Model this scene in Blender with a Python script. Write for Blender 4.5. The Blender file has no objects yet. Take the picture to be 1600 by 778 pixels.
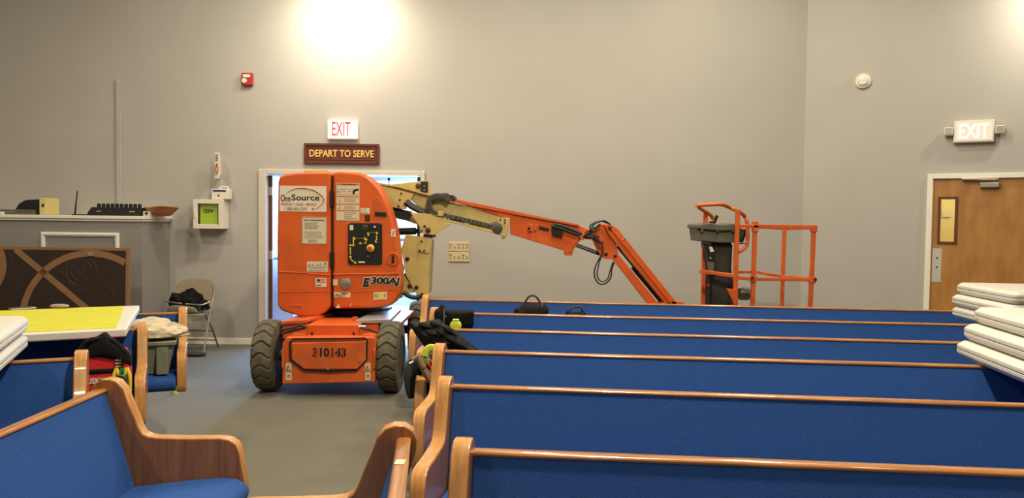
import bpy, bmesh, math, random
from mathutils import Vector, Matrix, noise

random.seed(7)
R = math.radians
# ------------------------------------------------------------------ camera
F = 1206.0
CX, CY = 800.0, 389.0
PITCH = math.atan(45.8 / F)
ROLL = 0.012
CAMZ = 1.5
U0 = Vector((0, math.sin(PITCH), math.cos(PITCH)))
FWD = Vector((0, math.cos(PITCH), -math.sin(PITCH)))
RT = Vector((1, 0, 0)) * math.cos(ROLL) + U0 * math.sin(ROLL)
UP = U0 * math.cos(ROLL) - Vector((1, 0, 0)) * math.sin(ROLL)
EYE = Vector((0, 0, CAMZ))
scene = bpy.context.scene
cd = bpy.data.cameras.new('camera')
cam = bpy.data.objects.new('camera', cd)
scene.collection.objects.link(cam)
cd.sensor_width = 36.0
cd.lens = F * 36.0 / 1600.0
cd.clip_end = 100
M3 = Matrix((RT, UP, -FWD)).transposed()
cam.matrix_world = Matrix.Translation(EYE) @ M3.to_4x4()
scene.camera = cam
scene.view_settings.view_transform = 'Standard'
scene.view_settings.look = 'None'
scene.view_settings.gamma = 1.0
scene.view_settings.use_curve_mapping = False
scene.view_settings.exposure = -0.08
# ------------------------------------------------------------------ world (daylight outside the foyer window)
w = bpy.data.worlds.new('world')
scene.world = w
w.use_nodes = True
w.node_tree.nodes['Background'].inputs[0].default_value = (0.72, 0.86, 1.0, 1)
w.node_tree.nodes['Background'].inputs[1].default_value = 2.2
# ------------------------------------------------------------------ lights
WARM = (1.0, 0.87, 0.67)


def lamp(kind, name, loc, energy, col, target=None, **kw):
    ld = bpy.data.lights.new(name, kind)
    ld.energy = energy
    ld.color = col
    for k, v in kw.items():
        setattr(ld, k, v)
    o = bpy.data.objects.new(name, ld)
    scene.collection.objects.link(o)
    o.location = loc
    if target is not None:
        o.rotation_euler = (Vector(target) - Vector(loc)).to_track_quat('-Z', 'Y').to_euler()
    return o


lamp('SPOT', 'wall_lamp_light', (-1.93, 8.36, 4.02), 120, (1.0, 0.88, 0.70), (-1.93, 9.0, 3.50), spot_size=R(150), spot_blend=1.0, shadow_soft_size=0.06)
lamp('SPOT', 'wall_lamp_light', (5.40, 7.15, 4.02), 150, (1.0, 0.88, 0.70), (5.64, 7.74, 3.6), spot_size=R(168), spot_blend=1.0, shadow_soft_size=0.06)
for (lx, ly, e) in ((-4.2, 5.4, 85), (0.5, 2.7, 285), (2.2, 5.2, 85), (2.4, 1.0, 32), (-4.0, 0.6, 105), (0.2, 6.4, 95), (-2.2, 7.2, 85), (2.4, 7.2, 70), (0.0, -2.0, 55)):  # unseen lamps, some added to brighten the back wall and turned pews
    lamp('AREA', 'ceiling_light', (lx, ly, 5.05), e, WARM, (lx, ly, 0), shape='DISK', size=0.35)
lamp('AREA', 'foyer_ceiling_light', (-1.7, 10.6, 2.62), 150, (0.42, 0.62, 1.0), (-1.7, 10.6, 0), shape='RECTANGLE', size=1.6, size_y=1.8)
lamp('AREA', 'foyer_window_light', (-1.9, 13.2, 1.5), 420, (0.24, 0.50, 1.0), (-1.9, 9.0, 0.3), shape='RECTANGLE', size=1.8, size_y=1.6)
lamp('AREA', 'corridor_light', (5.45, 8.95, 2.6), 30, (1.0, 0.85, 0.50), (5.45, 8.95, 0), shape='RECTANGLE', size=0.6, size_y=0.6)

# ------------------------------------------------------------------ pixel/world helpers
def ray(px, py):
    return RT * ((px - CX) / F) + UP * ((CY - py) / F) + FWD


def W(px, py, Y):
    d = ray(px, py)
    return EYE + d * (Y / d.y)


def G(px, py, z):
    d = ray(px, py)
    return EYE + d * ((z - CAMZ) / d.z)


# ------------------------------------------------------------------ materials
MATS = {}


def mat(name, col, rough=0.5, metal=0.0, var=0.0, scale=20.0, bump=0.0, bscale=None, stretch=None, col2=None, spec=0.5, emit=None, estr=0.0, coat=0.0, trans=0.0, alpha=1.0):
    m = bpy.data.materials.new(name)
    m.use_nodes = True
    nt = m.node_tree
    b = nt.nodes['Principled BSDF']
    b.inputs['Base Color'].default_value = (*col, 1)
    b.inputs['Roughness'].default_value = rough
    b.inputs['Metallic'].default_value = metal
    b.inputs['Specular IOR Level'].default_value = spec
    b.inputs['Coat Weight'].default_value = coat
    b.inputs['Transmission Weight'].default_value = trans
    if emit:
        b.inputs['Emission Color'].default_value = (*emit, 1)
        b.inputs['Emission Strength'].default_value = estr
    tc = nt.nodes.new('ShaderNodeTexCoord')
    mp = nt.nodes.new('ShaderNodeMapping')
    nt.links.new(tc.outputs['Object'], mp.inputs['Vector'])
    if stretch:
        mp.inputs['Scale'].default_value = stretch
    n = nt.nodes.new('ShaderNodeTexNoise')
    n.inputs['Scale'].default_value = scale
    n.inputs['Detail'].default_value = 5
    nt.links.new(mp.outputs[0], n.inputs['Vector'])
    c2 = col2 if col2 else tuple(c * (1 - var) for c in col)
    c1 = col if col2 else tuple(min(1, c * (1 + var * .6)) for c in col)
    mx = nt.nodes.new('ShaderNodeValToRGB')
    mx.color_ramp.elements[0].position = 0.35
    mx.color_ramp.elements[1].position = 0.65
    mx.color_ramp.elements[0].color = (*c2, 1)
    mx.color_ramp.elements[1].color = (*c1, 1)
    nt.links.new(n.outputs['Fac'], mx.inputs[0])
    nt.links.new(mx.outputs[0], b.inputs['Base Color'])
    if bump > 0:
        n2 = nt.nodes.new('ShaderNodeTexNoise')
        n2.inputs['Scale'].default_value = bscale or scale
        n2.inputs['Detail'].default_value = 3
        nt.links.new(mp.outputs[0], n2.inputs['Vector'])
        bp = nt.nodes.new('ShaderNodeBump')
        bp.inputs['Strength'].default_value = bump
        bp.inputs['Distance'].default_value = 0.01
        nt.links.new(n2.outputs['Fac'], bp.inputs['Height'])
        nt.links.new(bp.outputs[0], b.inputs['Normal'])
    MATS[name] = m
    return m


wall_m = mat('greige wall paint', (0.42, 0.405, 0.370), 0.55, var=0.03, scale=1.5, bump=0.05, bscale=160)
ceil_m = mat('ceiling paint', (0.62, 0.60, 0.55), 0.8, var=0.03, scale=4)
booth_m = mat('booth wall paint', (0.27, 0.262, 0.24), 0.5, var=0.03, scale=2)
trim_m = mat('white trim paint', (0.82, 0.79, 0.70), 0.4, var=0.03, scale=8)
frame_m = mat('beige door frame paint', (0.60, 0.565, 0.48), 0.4, var=0.03, scale=8)
foyer_m = mat('foyer wall paint', (0.70, 0.74, 0.78), 0.6, var=0.03, scale=3)
glass_m = mat('window glass', (0.9, 0.95, 1.0), 0.02, trans=1.0, spec=0.5)
glass_m.name = 'window glass old'
glass_m = bpy.data.materials.new('clear glass'); glass_m.use_nodes = True
_n = glass_m.node_tree; _n.nodes.clear()
_o = _n.nodes.new('ShaderNodeOutputMaterial'); _x = _n.nodes.new('ShaderNodeMixShader'); _t = _n.nodes.new('ShaderNodeBsdfTransparent'); _g = _n.nodes.new('ShaderNodeBsdfGlossy')
_g.inputs['Roughness'].default_value = 0.03; _t.inputs['Color'].default_value = (.95, .97, .96, 1); _x.inputs[0].default_value = 0.06
_n.links.new(_t.outputs[0], _x.inputs[1]); _n.links.new(_g.outputs[0], _x.inputs[2]); _n.links.new(_x.outputs[0], _o.inputs[0])
wood_face = mat('oak veneer face', (0.43, 0.175, 0.050), 0.3, scale=9, stretch=(6, 6, 0.6), col2=(0.30, 0.112, 0.032), coat=0.3)
wood_edge = mat('laminated oak edge', (0.56, 0.29, 0.095), 0.25, scale=9, stretch=(8, 2, 1.0), col2=(0.42, 0.20, 0.06), coat=0.5)
wood_rail = mat('oak rail', (0.42, 0.18, 0.052), 0.25, scale=7, stretch=(0.8, 14, 14), col2=(0.27, 0.10, 0.028), coat=0.5)
blue_m = mat('blue pew fabric', (0.020, 0.079, 0.285), 0.85, var=0.22, scale=260, bump=0.35, bscale=420, spec=0.25)
for mm in (blue_m,):
    b = mm.node_tree.nodes['Principled BSDF']
    b.inputs['Sheen Weight'].default_value = 0.05
    b.inputs['Sheen Tint'].default_value = (0.3, 0.5, 1, 1)
orange_m = mat('orange lift paint', (0.64, 0.108, 0.016), 0.38, var=0.10, scale=5, bump=0.02, bscale=30)
orange_worn = mat('worn orange lift paint', (0.70, 0.125, 0.02), 0.45, scale=6, col2=(0.50, 0.095, 0.02), bump=0.05, bscale=40)
yellow_m = mat('cream yellow lift paint', (0.56, 0.44, 0.155), 0.42, var=0.12, scale=6, bump=0.02, bscale=30)
black_m = mat('black plastic', (0.007, 0.007, 0.007), 0.5, var=0.2, scale=30)
rubber_m = mat('black rubber hose', (0.02, 0.019, 0.018), 0.55, var=0.2, scale=30)
bolt_m = mat('rusty bolt head', (0.09, 0.035, 0.018), 0.5, metal=0.4, var=0.3, scale=60)
steel_m = mat('brushed steel', (0.55, 0.53, 0.48), 0.3, metal=0.9, var=0.1, scale=40, stretch=(1, 1, 10))
chrome_m = mat('chrome', (0.8, 0.8, 0.78), 0.12, metal=1.0, var=0.03, scale=10)
tire_m = mat('dusty tyre rubber', (0.130, 0.115, 0.075), 0.85, scale=14, col2=(0.070, 0.062, 0.042), bump=0.4, bscale=60)
decal_m = mat('cream decal', (0.66, 0.58, 0.40), 0.5, var=0.05, scale=30)
white_decal = mat('white decal', (0.74, 0.68, 0.52), 0.5, var=0.04, scale=30)
ink_m = mat('black ink', (0.012, 0.011, 0.012), 0.5, var=0.1, scale=30)
grey_ink = mat('grey ink', (0.25, 0.22, 0.17), 0.6, var=0.1, scale=30)
red_ink = mat('red ink', (0.52, 0.06, 0.03), 0.5, var=0.1, scale=30)
table_m = mat('white table plastic', (0.61, 0.59, 0.52), 0.42, var=0.02, scale=90, bump=0.12, bscale=300)
yellowtop_m = mat('yellow painted top', (0.58, 0.57, 0.020), 0.45, scale=5, stretch=(1, 4, 1), col2=(0.52, 0.50, 0.03), bump=0.05, bscale=60)
grey_plastic = mat('grey green plastic', (0.105, 0.108, 0.075), 0.55, var=0.12, scale=20)
tote_m = mat('sage tote plastic', (0.20, 0.205, 0.155), 0.5, var=0.08, scale=20)
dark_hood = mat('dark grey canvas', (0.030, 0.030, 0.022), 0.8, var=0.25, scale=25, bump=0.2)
bagblack = mat('black nylon', (0.005, 0.005, 0.006), 0.75, spec=0.2, var=0.3, scale=40, bump=0.4, bscale=50)
jacket_m = mat('black jacket cloth', (0.007, 0.007, 0.006), 0.7, spec=0.25, var=0.3, scale=20, bump=0.5, bscale=25)
tan_metal = mat('tan chair enamel', (0.25, 0.205, 0.13), 0.4, var=0.05, scale=20)
brown_leg = mat('brown chair tube', (0.20, 0.16, 0.10), 0.35, metal=0.3, var=0.1, scale=20)
door_wood = mat('maple door veneer', (0.46, 0.225, 0.062), 0.38, scale=3.2, stretch=(3, 3, 0.8), col2=(0.36, 0.160, 0.042), coat=0.2)
door_dark = mat('dark brown door', (0.13, 0.045, 0.022), 0.4, scale=6, stretch=(4, 4, .5), col2=(0.09, 0.03, 0.015))
sign_wood = mat('mahogany sign wood', (0.14, 0.034, 0.018), 0.4, scale=10, stretch=(.6, 6, 9), col2=(0.095, 0.022, 0.012))
gold_m = mat('gold lettering', (0.80, 0.52, 0.15), 0.4, var=0.06, scale=30)
red_m = mat('red plastic', (0.42, 0.018, 0.015), 0.4, var=0.08, scale=20)
redbag = mat('red tool bag canvas', (0.60, 0.014, 0.018), 0.65, var=0.12, scale=60, bump=0.2)
lime_m = mat('lime plastic', (0.55, 0.66, 0.06), 0.45, var=0.1, scale=20)
lime_dark = mat('olive green cloth', (0.20, 0.24, 0.05), 0.7, var=0.2, scale=20)
terracotta = mat('terracotta', (0.46, 0.17, 0.06), 0.6, var=0.15, scale=12)
paper_m = mat('brown paper', (0.50, 0.42, 0.28), 0.7, var=0.1, scale=12, bump=0.6, bscale=14)
panel_dark = mat('dark brown board', (0.026, 0.014, 0.009), 0.5, var=0.2, scale=12)
panel_tan = mat('tan band', (0.25, 0.13, 0.058), 0.5, var=0.06, scale=12)
line_m = mat('thin brown line', (0.05, 0.032, 0.021), 0.6, var=0.05, scale=12)
exit_white = mat('exit sign face', (0.9, 0.86, 0.75), 0.4, var=0.02, scale=9, emit=(1, 0.86, 0.66), estr=0.38)
exit_red = mat('lit red exit letters', (0.8, 0.03, 0.08), 0.4, var=0.02, scale=9, emit=(1, 0.10, 0.20), estr=0.55)
exit_glow = mat('lit pale exit letters', (1, 0.9, 0.75), 0.4, var=0.02, scale=9, emit=(1, 0.84, 0.68), estr=1.1)
exit_pink = mat('pink exit face', (0.80, 0.66, 0.56), 0.4, var=0.05, scale=9, emit=(1, 0.68, 0.52), estr=0.30)
plate_m = mat('almond switch plate', (0.58, 0.49, 0.29), 0.4, var=0.03, scale=9)
green_leaf = mat('dark green leaves', (0.03, 0.07, 0.03), 0.6, var=0.3, scale=20)
yellow_p = mat('yellow plastic', (0.78, 0.60, 0.04), 0.4, var=0.06, scale=20)
red_knob = mat('dull red knob', (0.50, 0.10, 0.03), 0.4, var=0.06, scale=20)
pink_m = mat('pinkish sponge', (0.36, 0.25, 0.20), 0.8, var=0.1, scale=30)
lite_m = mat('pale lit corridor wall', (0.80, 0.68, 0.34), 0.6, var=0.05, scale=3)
fluor_m = mat('ceiling tube', (1, 1, 1), 0.5, emit=(0.85, 0.93, 1.0), estr=6, scale=3)
blue_ink = mat('navy ink', (0.02, 0.03, 0.14), 0.5, var=0.1, scale=30)
aed_yellow = mat('bright lime pack', (0.52, 0.70, 0.03), 0.5, var=0.06, scale=20)
gloss_white = mat('white painted metal', (0.74, 0.70, 0.60), 0.35, var=0.02, scale=9)

# carpet and tile
carpet = mat('grey brown carpet', (0.190, 0.180, 0.132), 0.7, var=0.32, scale=240, bump=0.5, bscale=300, spec=0.4)
nt = carpet.node_tree
ramp = [n for n in nt.nodes if n.type == 'VALTORGB'][0]
big = nt.nodes.new('ShaderNodeTexNoise'); big.inputs['Scale'].default_value = 1.1; big.inputs['Detail'].default_value = 3
mixn = nt.nodes.new('ShaderNodeMix'); mixn.data_type = 'RGBA'; mixn.blend_type = 'MULTIPLY'; mixn.inputs[0].default_value = 0.45
tcn = [n for n in nt.nodes if n.type == 'TEX_COORD'][0]
nt.links.new(tcn.outputs['Object'], big.inputs['Vector'])
nt.links.new(ramp.outputs[0], mixn.inputs[6]); nt.links.new(big.outputs['Fac'], mixn.inputs[7])
nt.links.new(mixn.outputs[2], nt.nodes['Principled BSDF'].inputs['Base Color'])
nt.nodes['Principled BSDF'].inputs['Base Color'].default_value = (0.2, 0.2, 0.2, 1)

tile = bpy.data.materials.new('foyer stone tile'); tile.use_nodes = True
nt = tile.node_tree
br = nt.nodes.new('ShaderNodeTexBrick'); br.inputs['Scale'].default_value = 2.2
br.inputs['Color1'].default_value = (.55, .56, .56, 1); br.inputs['Color2'].default_value = (.42, .44, .46, 1); br.inputs['Mortar'].default_value = (.22, .23, .24, 1)
tcn = nt.nodes.new('ShaderNodeTexCoord'); nt.links.new(tcn.outputs['Object'], br.inputs['Vector'])
nt.links.new(br.outputs[0], nt.nodes['Principled BSDF'].inputs['Base Color']); nt.nodes['Principled BSDF'].inputs['Roughness'].default_value = 0.25

# ------------------------------------------------------------------ object helpers
COL = scene.collection
WL = {}   # world location of each object while building


def put(o, parent=None, loc=(0, 0, 0)):
    COL.objects.link(o)
    loc = Vector(loc)
    WL[o.name] = loc
    if parent is not None:
        o.parent = parent
        o.location = loc - WL[parent.name]
    else:
        o.location = loc
    return o


def thing(name, label, cat, loc=(0, 0, 0), group=None):
    o = bpy.data.objects.new(name, None)
    o.empty_display_size = 0.1
    put(o, None, loc)
    o['label'] = label
    o['category'] = cat
    if group:
        o['group'] = group
    return o


def tag(o, label, cat, group=None, kind=None):
    o['label'] = label
    o['category'] = cat
    if group:
        o['group'] = group
    if kind:
        o['kind'] = kind
    return o


def obj(name, bm, m, parent=None, bevel=0.0, seg=2, smooth=35, label=None, mats=None, subsurf=0):
    bmesh.ops.recalc_face_normals(bm, faces=bm.faces)
    vs = [v.co for v in bm.verts]
    lo = Vector((min(v.x for v in vs), min(v.y for v in vs), min(v.z for v in vs)))
    hi = Vector((max(v.x for v in vs), max(v.y for v in vs), max(v.z for v in vs)))
    c = Vector(((lo.x + hi.x) / 2, (lo.y + hi.y) / 2, lo.z))
    bmesh.ops.translate(bm, verts=bm.verts, vec=-c)
    me = bpy.data.meshes.new(name)
    bm.to_mesh(me)
    bm.free()
    for f in me.polygons:
        f.use_smooth = True
    me.set_sharp_from_angle(angle=R(smooth))
    if mats:
        for mm in mats:
            me.materials.append(mm)
    else:
        me.materials.append(m)
    o = bpy.data.objects.new(name, me)
    put(o, parent, c)
    if bevel:
        md = o.modifiers.new('bevel', 'BEVEL')
        md.width = bevel
        md.segments = seg
        md.limit_method = 'ANGLE'
        md.angle_limit = R(35)
        md.harden_normals = True
    if subsurf:
        md = o.modifiers.new('sub', 'SUBSURF')
        md.levels = subsurf
        md.render_levels = subsurf
    if label:
        o['label'] = label
    return o


def struct(name, bm, m, **k):
    o = obj(name, bm, m, **k)
    o['kind'] = 'structure'
    return o


def B():
    return bmesh.new()


def box(bm, x0, x1, y0, y1, z0, z1, xf=None):
    vs = []
    for z in (z0, z1):
        for (x, y) in ((x0, y0), (x1, y0), (x1, y1), (x0, y1)):
            p = Vector((x, y, z))
            vs.append(bm.verts.new(xf @ p if xf else p))
    for f in ((0, 3, 2, 1), (4, 5, 6, 7), (0, 1, 5, 4), (1, 2, 6, 5), (2, 3, 7, 6), (3, 0, 4, 7)):
        bm.faces.new([vs[i] for i in f])
    return bm


def prism(bm, pts, vec, mi=None):
    """closed outline (3-D points) pushed along vec"""
    vec = Vector(vec)
    a = [bm.verts.new(p) for p in pts]
    b = [bm.verts.new(Vector(p) + vec) for p in pts]
    n = len(a)
    f1 = bm.faces.new(a)
    f2 = bm.faces.new(b[::-1])
    side = []
    for i in range(n):
        side.append(bm.faces.new((a[i], b[i], b[(i + 1) % n], a[(i + 1) % n])))
    if mi:
        for f in (f1, f2):
            f.material_index = mi[0]
        for f in side:
            f.material_index = mi[1]
    return bm


def frame_at(t, ref=None):
    t = t.normalized()
    ref = ref or (Vector((0, 0, 1)) if abs(t.z) < 0.9 else Vector((0, 1, 0)))
    a = t.cross(ref).normalized()
    b = a.cross(t).normalized()
    return a, b


def tube(bm, pts, r, n=8, closed=False, phase=0.0, flat=1.0):
    """sweep; r a number or a list; flat scales the second axis"""
    pts = [Vector(p) for p in pts]
    k = len(pts)
    rr = r if isinstance(r, (list, tuple)) else [r] * k
    rings = []
    prev = None
    for i in range(k):
        if closed:
            t = (pts[(i + 1) % k] - pts[i - 1])
        else:
            t = pts[min(i + 1, k - 1)] - pts[max(i - 1, 0)]
        t.normalize()
        if prev is None:
            a, b = frame_at(t)
        else:
            a = prev - t * prev.dot(t)
            if a.length < 1e-6:
                a, b = frame_at(t)
            a.normalize()
            b = a.cross(t).normalized()
        prev = a
        rings.append([bm.verts.new(pts[i] + (a * math.cos(phase + 2 * math.pi * j / n) + b * flat * math.sin(phase + 2 * math.pi * j / n)) * rr[i]) for j in range(n)])
    m = k if closed else k - 1
    for i in range(m):
        A, Bq = rings[i], rings[(i + 1) % k]
        for j in range(n):
            bm.faces.new((A[j], A[(j + 1) % n], Bq[(j + 1) % n], Bq[j]))
    if not closed:
        bm.faces.new(rings[0][::-1])
        bm.faces.new(rings[-1])
    return bm


def sq(bm, pts, w):
    return tube(bm, pts, w * 0.7071, 4, phase=math.pi / 4)


def spline(pts, n=6, closed=False):
    pts = [Vector(p) for p in pts]
    k = len(pts)
    out = []
    rng = k if closed else k - 1
    for i in range(rng):
        p0 = pts[i - 1] if (i > 0 or closed) else pts[0] * 2 - pts[1]
        p1 = pts[i]
        p2 = pts[(i + 1) % k]
        p3 = pts[(i + 2) % k] if (i + 2 < k or closed) else pts[-1] * 2 - pts[-2]
        for j in range(n):
            t = j / n
            out.append(0.5 * ((2 * p1) + (p2 - p0) * t + (2 * p0 - 5 * p1 + 4 * p2 - p3) * t * t + (3 * p1 - p0 - 3 * p2 + p3) * t ** 3))
    if not closed:
        out.append(pts[-1])
    return out


def lathe(bm, prof, c, axis='Z', n=24):
    c = Vector(c)
    rings = []
    for (r, h) in prof:
        ring = []
        for j in range(n):
            a = 2 * math.pi * j / n
            u, v = r * math.cos(a), r * math.sin(a)
            p = {'Z': Vector((u, v, h)), 'Y': Vector((u, h, v)), 'X': Vector((h, u, v))}[axis]
            ring.append(bm.verts.new(c + p))
        rings.append(ring)
    for i in range(len(rings) - 1):
        for j in range(n):
            bm.faces.new((rings[i][j], rings[i][(j + 1) % n], rings[i + 1][(j + 1) % n], rings[i + 1][j]))
    bm.faces.new(rings[0][::-1])
    bm.faces.new(rings[-1])
    return bm


def disc(bm, c, r, d, axis='Y', n=16):
    return lathe(bm, [(r, 0), (r, d)], c, axis, n)


def pillow(bm, pts, thick, vec=(0, 1, 0), K=5, fold=0.0, freq=9.0, seed=0.0):
    """rounded solid inside a closed outline, bulging both ways along vec; fold adds creases"""
    vec = Vector(vec).normalized()
    pts = [Vector(p) for p in pts]
    c = sum(pts, Vector()) / len(pts)
    n = len(pts)

    def ring(s, d):
        out = []
        for p in pts:
            q = c + (p - c) * s
            k = fold * noise.noise(q * freq + Vector((seed, 0, 0))) * (1.0 if abs(d) > 1e-6 else 0.2)
            out.append(bm.verts.new(q + vec * (d + (k if d >= 0 else k * .5))))
        return out
    rings = []
    for i in range(K + 1):
        a = math.pi / 2 * (1 - i / K)
        rings.append(ring(max(0.04, math.cos(a) ** 0.6 if i else 0.04), -thick * math.sin(a)))
    for i in range(1, K + 1):
        a = math.pi / 2 * (i / K)
        rings.append(ring(max(0.04, math.cos(a) ** 0.6 if i < K else 0.04), thick * math.sin(a)))
    for i in range(len(rings) - 1):
        for j in range(n):
            bm.faces.new((rings[i][j], rings[i][(j + 1) % n], rings[i + 1][(j + 1) % n], rings[i + 1][j]))
    bm.faces.new(rings[0][::-1])
    bm.faces.new(rings[-1])
    return bm


def crumple(bm, c, rad, xf3, amp, freq, seed, sub=5):
    c = Vector(c)
    r = bmesh.ops.create_icosphere(bm, subdivisions=sub, radius=1.0)
    for v in r['verts']:
        n = v.co.normalized()
        k = abs(noise.noise(n * freq + Vector((seed, 0, 0)))) + .5 * abs(noise.noise(n * freq * 2.3 + Vector((0, seed, 0))))
        k2 = noise.noise(n * 1.3 + Vector((0, 0, seed)))
        s_ = 1 + .28 * k2 - amp * (k - .3)
        p = Vector((n.x * rad[0], n.y * rad[1], n.z * rad[2] if n.z > 0 else n.z * rad[2] * .25)) * s_
        v.co = c + xf3 @ p
    return bm


def px(pts, Y):
    return [W(x, y, Y) for x, y in pts]


def plate(bm, pts, Y, d):
    """outline measured on the plane at depth Y, with real thickness d away from the viewer"""
    return prism(bm, px(pts, Y), (0, d, 0))


def ringframe(bm, x0, x1, z0, z1, w, y0, y1, xf=None):
    box(bm, x0, x0 + w, y0, y1, z0, z1, xf)
    box(bm, x1 - w, x1, y0, y1, z0, z1, xf)
    box(bm, x0 + w, x1 - w, y0, y1, z0, z0 + w, xf)
    box(bm, x0 + w, x1 - w, y0, y1, z1 - w, z1, xf)
    return bm


def rect(bm, x0, y0, x1, y1, Y, d):
    """level rectangular slab whose face lies on the plane at depth Y"""
    ym, xm = (y0 + y1) / 2, (x0 + x1) / 2
    a, b = W(x0, ym, Y).x, W(x1, ym, Y).x
    t, u = W(xm, y0, Y).z, W(xm, y1, Y).z
    return box(bm, a, b, Y, Y + d, u, t)


def lettering(name, body, m, parent, cx, cz, y, wid, hgt, depth=0.003, bold=0.0, xf=None, shear=0.0, flip=False):
    """raised letters facing -Y centred on (cx, cz) at depth y"""
    cu = bpy.data.curves.new('t', 'FONT')
    cu.body = body
    cu.align_x = 'CENTER'
    cu.align_y = 'CENTER'
    cu.extrude = 0.01
    cu.offset = bold
    cu.shear = shear
    cu.resolution_u = 3
    to = bpy.data.objects.new('t', cu)
    COL.objects.link(to)
    bpy.context.view_layer.update()
    me = bpy.data.meshes.new_from_object(to.evaluated_get(bpy.context.evaluated_depsgraph_get()))
    bpy.data.objects.remove(to)
    bpy.data.curves.remove(cu)
    bm = B()
    bm.from_mesh(me)
    bpy.data.meshes.remove(me)
    xs = [v.co.x for v in bm.verts]
    ys = [v.co.y for v in bm.verts]
    mx, my = (min(xs) + max(xs)) / 2, (min(ys) + max(ys)) / 2
    sx, sy = wid / (max(xs) - min(xs)), hgt / (max(ys) - min(ys))
    for v in bm.verts:
        x, z, q = (v.co.x - mx) * sx, (v.co.y - my) * sy, v.co.z
        if flip:
            x, z = -x, -z
        p = Vector((cx + x, y - (depth if q > 0 else 0), cz + z))
        v.co = xf @ p if xf else p
    return obj(name, bm, m, parent)


def bars(bm, x0, x1, z0, z1, n, y, d=0.001, seed=1, fill=0.45):
    """small lines of print (too small to read in the photograph)"""
    rnd = random.Random(seed)
    h = (z1 - z0) / n
    for i in range(n):
        zz = z1 - h * (i + 0.5)
        e = x0 + (x1 - x0) * rnd.uniform(0.6, 1.0)
        box(bm, x0, e, y - d, y, zz - h * fill / 2, zz + h * fill / 2)
    return bm


def copy_tree(o, parent=None):
    c = o.copy()
    COL.objects.link(c)
    if parent:
        c.parent = parent
    for ch in list(o.children):
        copy_tree(ch, c)
    return c


# ================================================================== ROOM
YW = 9.0
CORX = W(1255, 300, YW).x
PHI = R(30)
EW = Vector((math.cos(PHI), -math.sin(PHI), 0))
NW = Vector((-math.sin(PHI), -math.cos(PHI), 0))
CORNER = Vector((CORX, YW, 0))
H = 5.2
XL = -7.0
# double doorway (outer frame edges)
dxl, dxr = W(405, 400, YW).x, W(663, 400, YW).x
dzt = W(530, 266, YW).z
FR = 0.055
ox0, ox1, oz1 = dxl + .085, dxr - .05, dzt - FR
bm = B()
box(bm, XL - .2, ox0 - .02, YW, YW + .18, 0, H)
box(bm, ox0 - .02, ox1 + .02, YW, YW + .18, oz1 + .02, H)
box(bm, ox1 + .02, CORX + .05, YW, YW + .18, 0, H)
struct('wall_back', bm, wall_m)
# angled right wall with its door opening


def RW(pxx, pyy):
    """where the viewing ray meets the angled wall: (distance from the corner, height)"""
    d = ray(pxx, pyy)
    s = (CORNER - EYE).dot(NW) / d.dot(NW)
    p = EYE + d * s
    return (p - CORNER).dot(EW), p.z


RX = Matrix.Translation(CORNER) @ Matrix.Rotation(-PHI, 4, 'Z')   # local x along the wall, -y into the room
t0, _ = RW(1446, 380)
t1 = t0 + 1.035
_, rz = RW(1500, 271.5)
bm = B()
box(bm, 0, t0 + .03, 0, .15, 0, H, RX)
box(bm, t0 + .03, t1 - .03, 0, .15, rz - .03, H, RX)
box(bm, t1 - .03, 7.5, 0, .15, 0, H, RX)
struct('wall_right', bm, wall_m)
bm = B(); box(bm, XL - .2, XL, -4, YW + .18, 0, H); struct('wall_left', bm, wall_m)
bm = B(); box(bm, XL - .2, 10.2, -4.2, -4, 0, H); struct('wall_front', bm, wall_m)
bm = B(); box(bm, 9.95, 10.15, -4, 5.3, 0, H); struct('wall_side', bm, wall_m)
bm = B(); box(bm, XL - .2, 10.2, -4.2, YW + .1, -.1, 0); struct('floor', bm, carpet)
bm = B(); box(bm, XL - .2, 10.4, -4.2, YW + .2, H, H + .1); struct('ceiling', bm, ceil_m)
# baseboards
bm = B()
box(bm, -3.95, dxl, YW - .015, YW, 0, .075)
box(bm, dxr, CORX - .01, YW - .015, YW, 0, .075)
struct('baseboard_back', bm, trim_m, bevel=.004)
bm = B(); box(bm, .02, t0, -.015, 0, 0, .075, RX); box(bm, t1, 7.0, -.015, 0, 0, .075, RX)
struct('baseboard_right', bm, trim_m, bevel=.004)
# double door frame
bm = B()
pr = YW - .03
for a, b_ in ((dxl, ox0), (ox1, dxr)):
    box(bm, a, b_, pr, YW + .17, 0, dzt)
box(bm, ox0, ox1, pr, YW + .17, oz1, dzt)
struct('trim_1', bm, frame_m, bevel=.005)
# open leaves swung into the foyer
def leaf(name, x, s):
    bm = B(); box(bm, min(x, x + s * .045), max(x, x + s * .045), YW + .075, YW + .95, .01, oz1 - .01)
    d = struct(name, bm, door_dark, bevel=.002)
    for zz in (.25, 1.05, 1.80):
        bm = B(); box(bm, min(x, x + s * .048), max(x, x + s * .048), YW + .068, YW + .075, zz - .05, zz + .05)
        tube(bm, [(x + s * .006, YW + .062, zz - .05), (x + s * .006, YW + .062, zz + .05)], .006, 8)
        obj('hinge', bm, steel_m, d, label='steel hinge plate')
    bm = B(); tube(bm, [(x + s * .045, YW + .95, 1.0), (x + s * .10, YW + .95, 1.0), (x + s * .10, YW + .3, 1.0), (x + s * .045, YW + .3, 1.0)], .012, 8)
    obj('push_bar', bm, steel_m, d)
leaf('door_1', ox0 + .002, 1)
leaf('door_2', ox1 - .002, -1)
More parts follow.
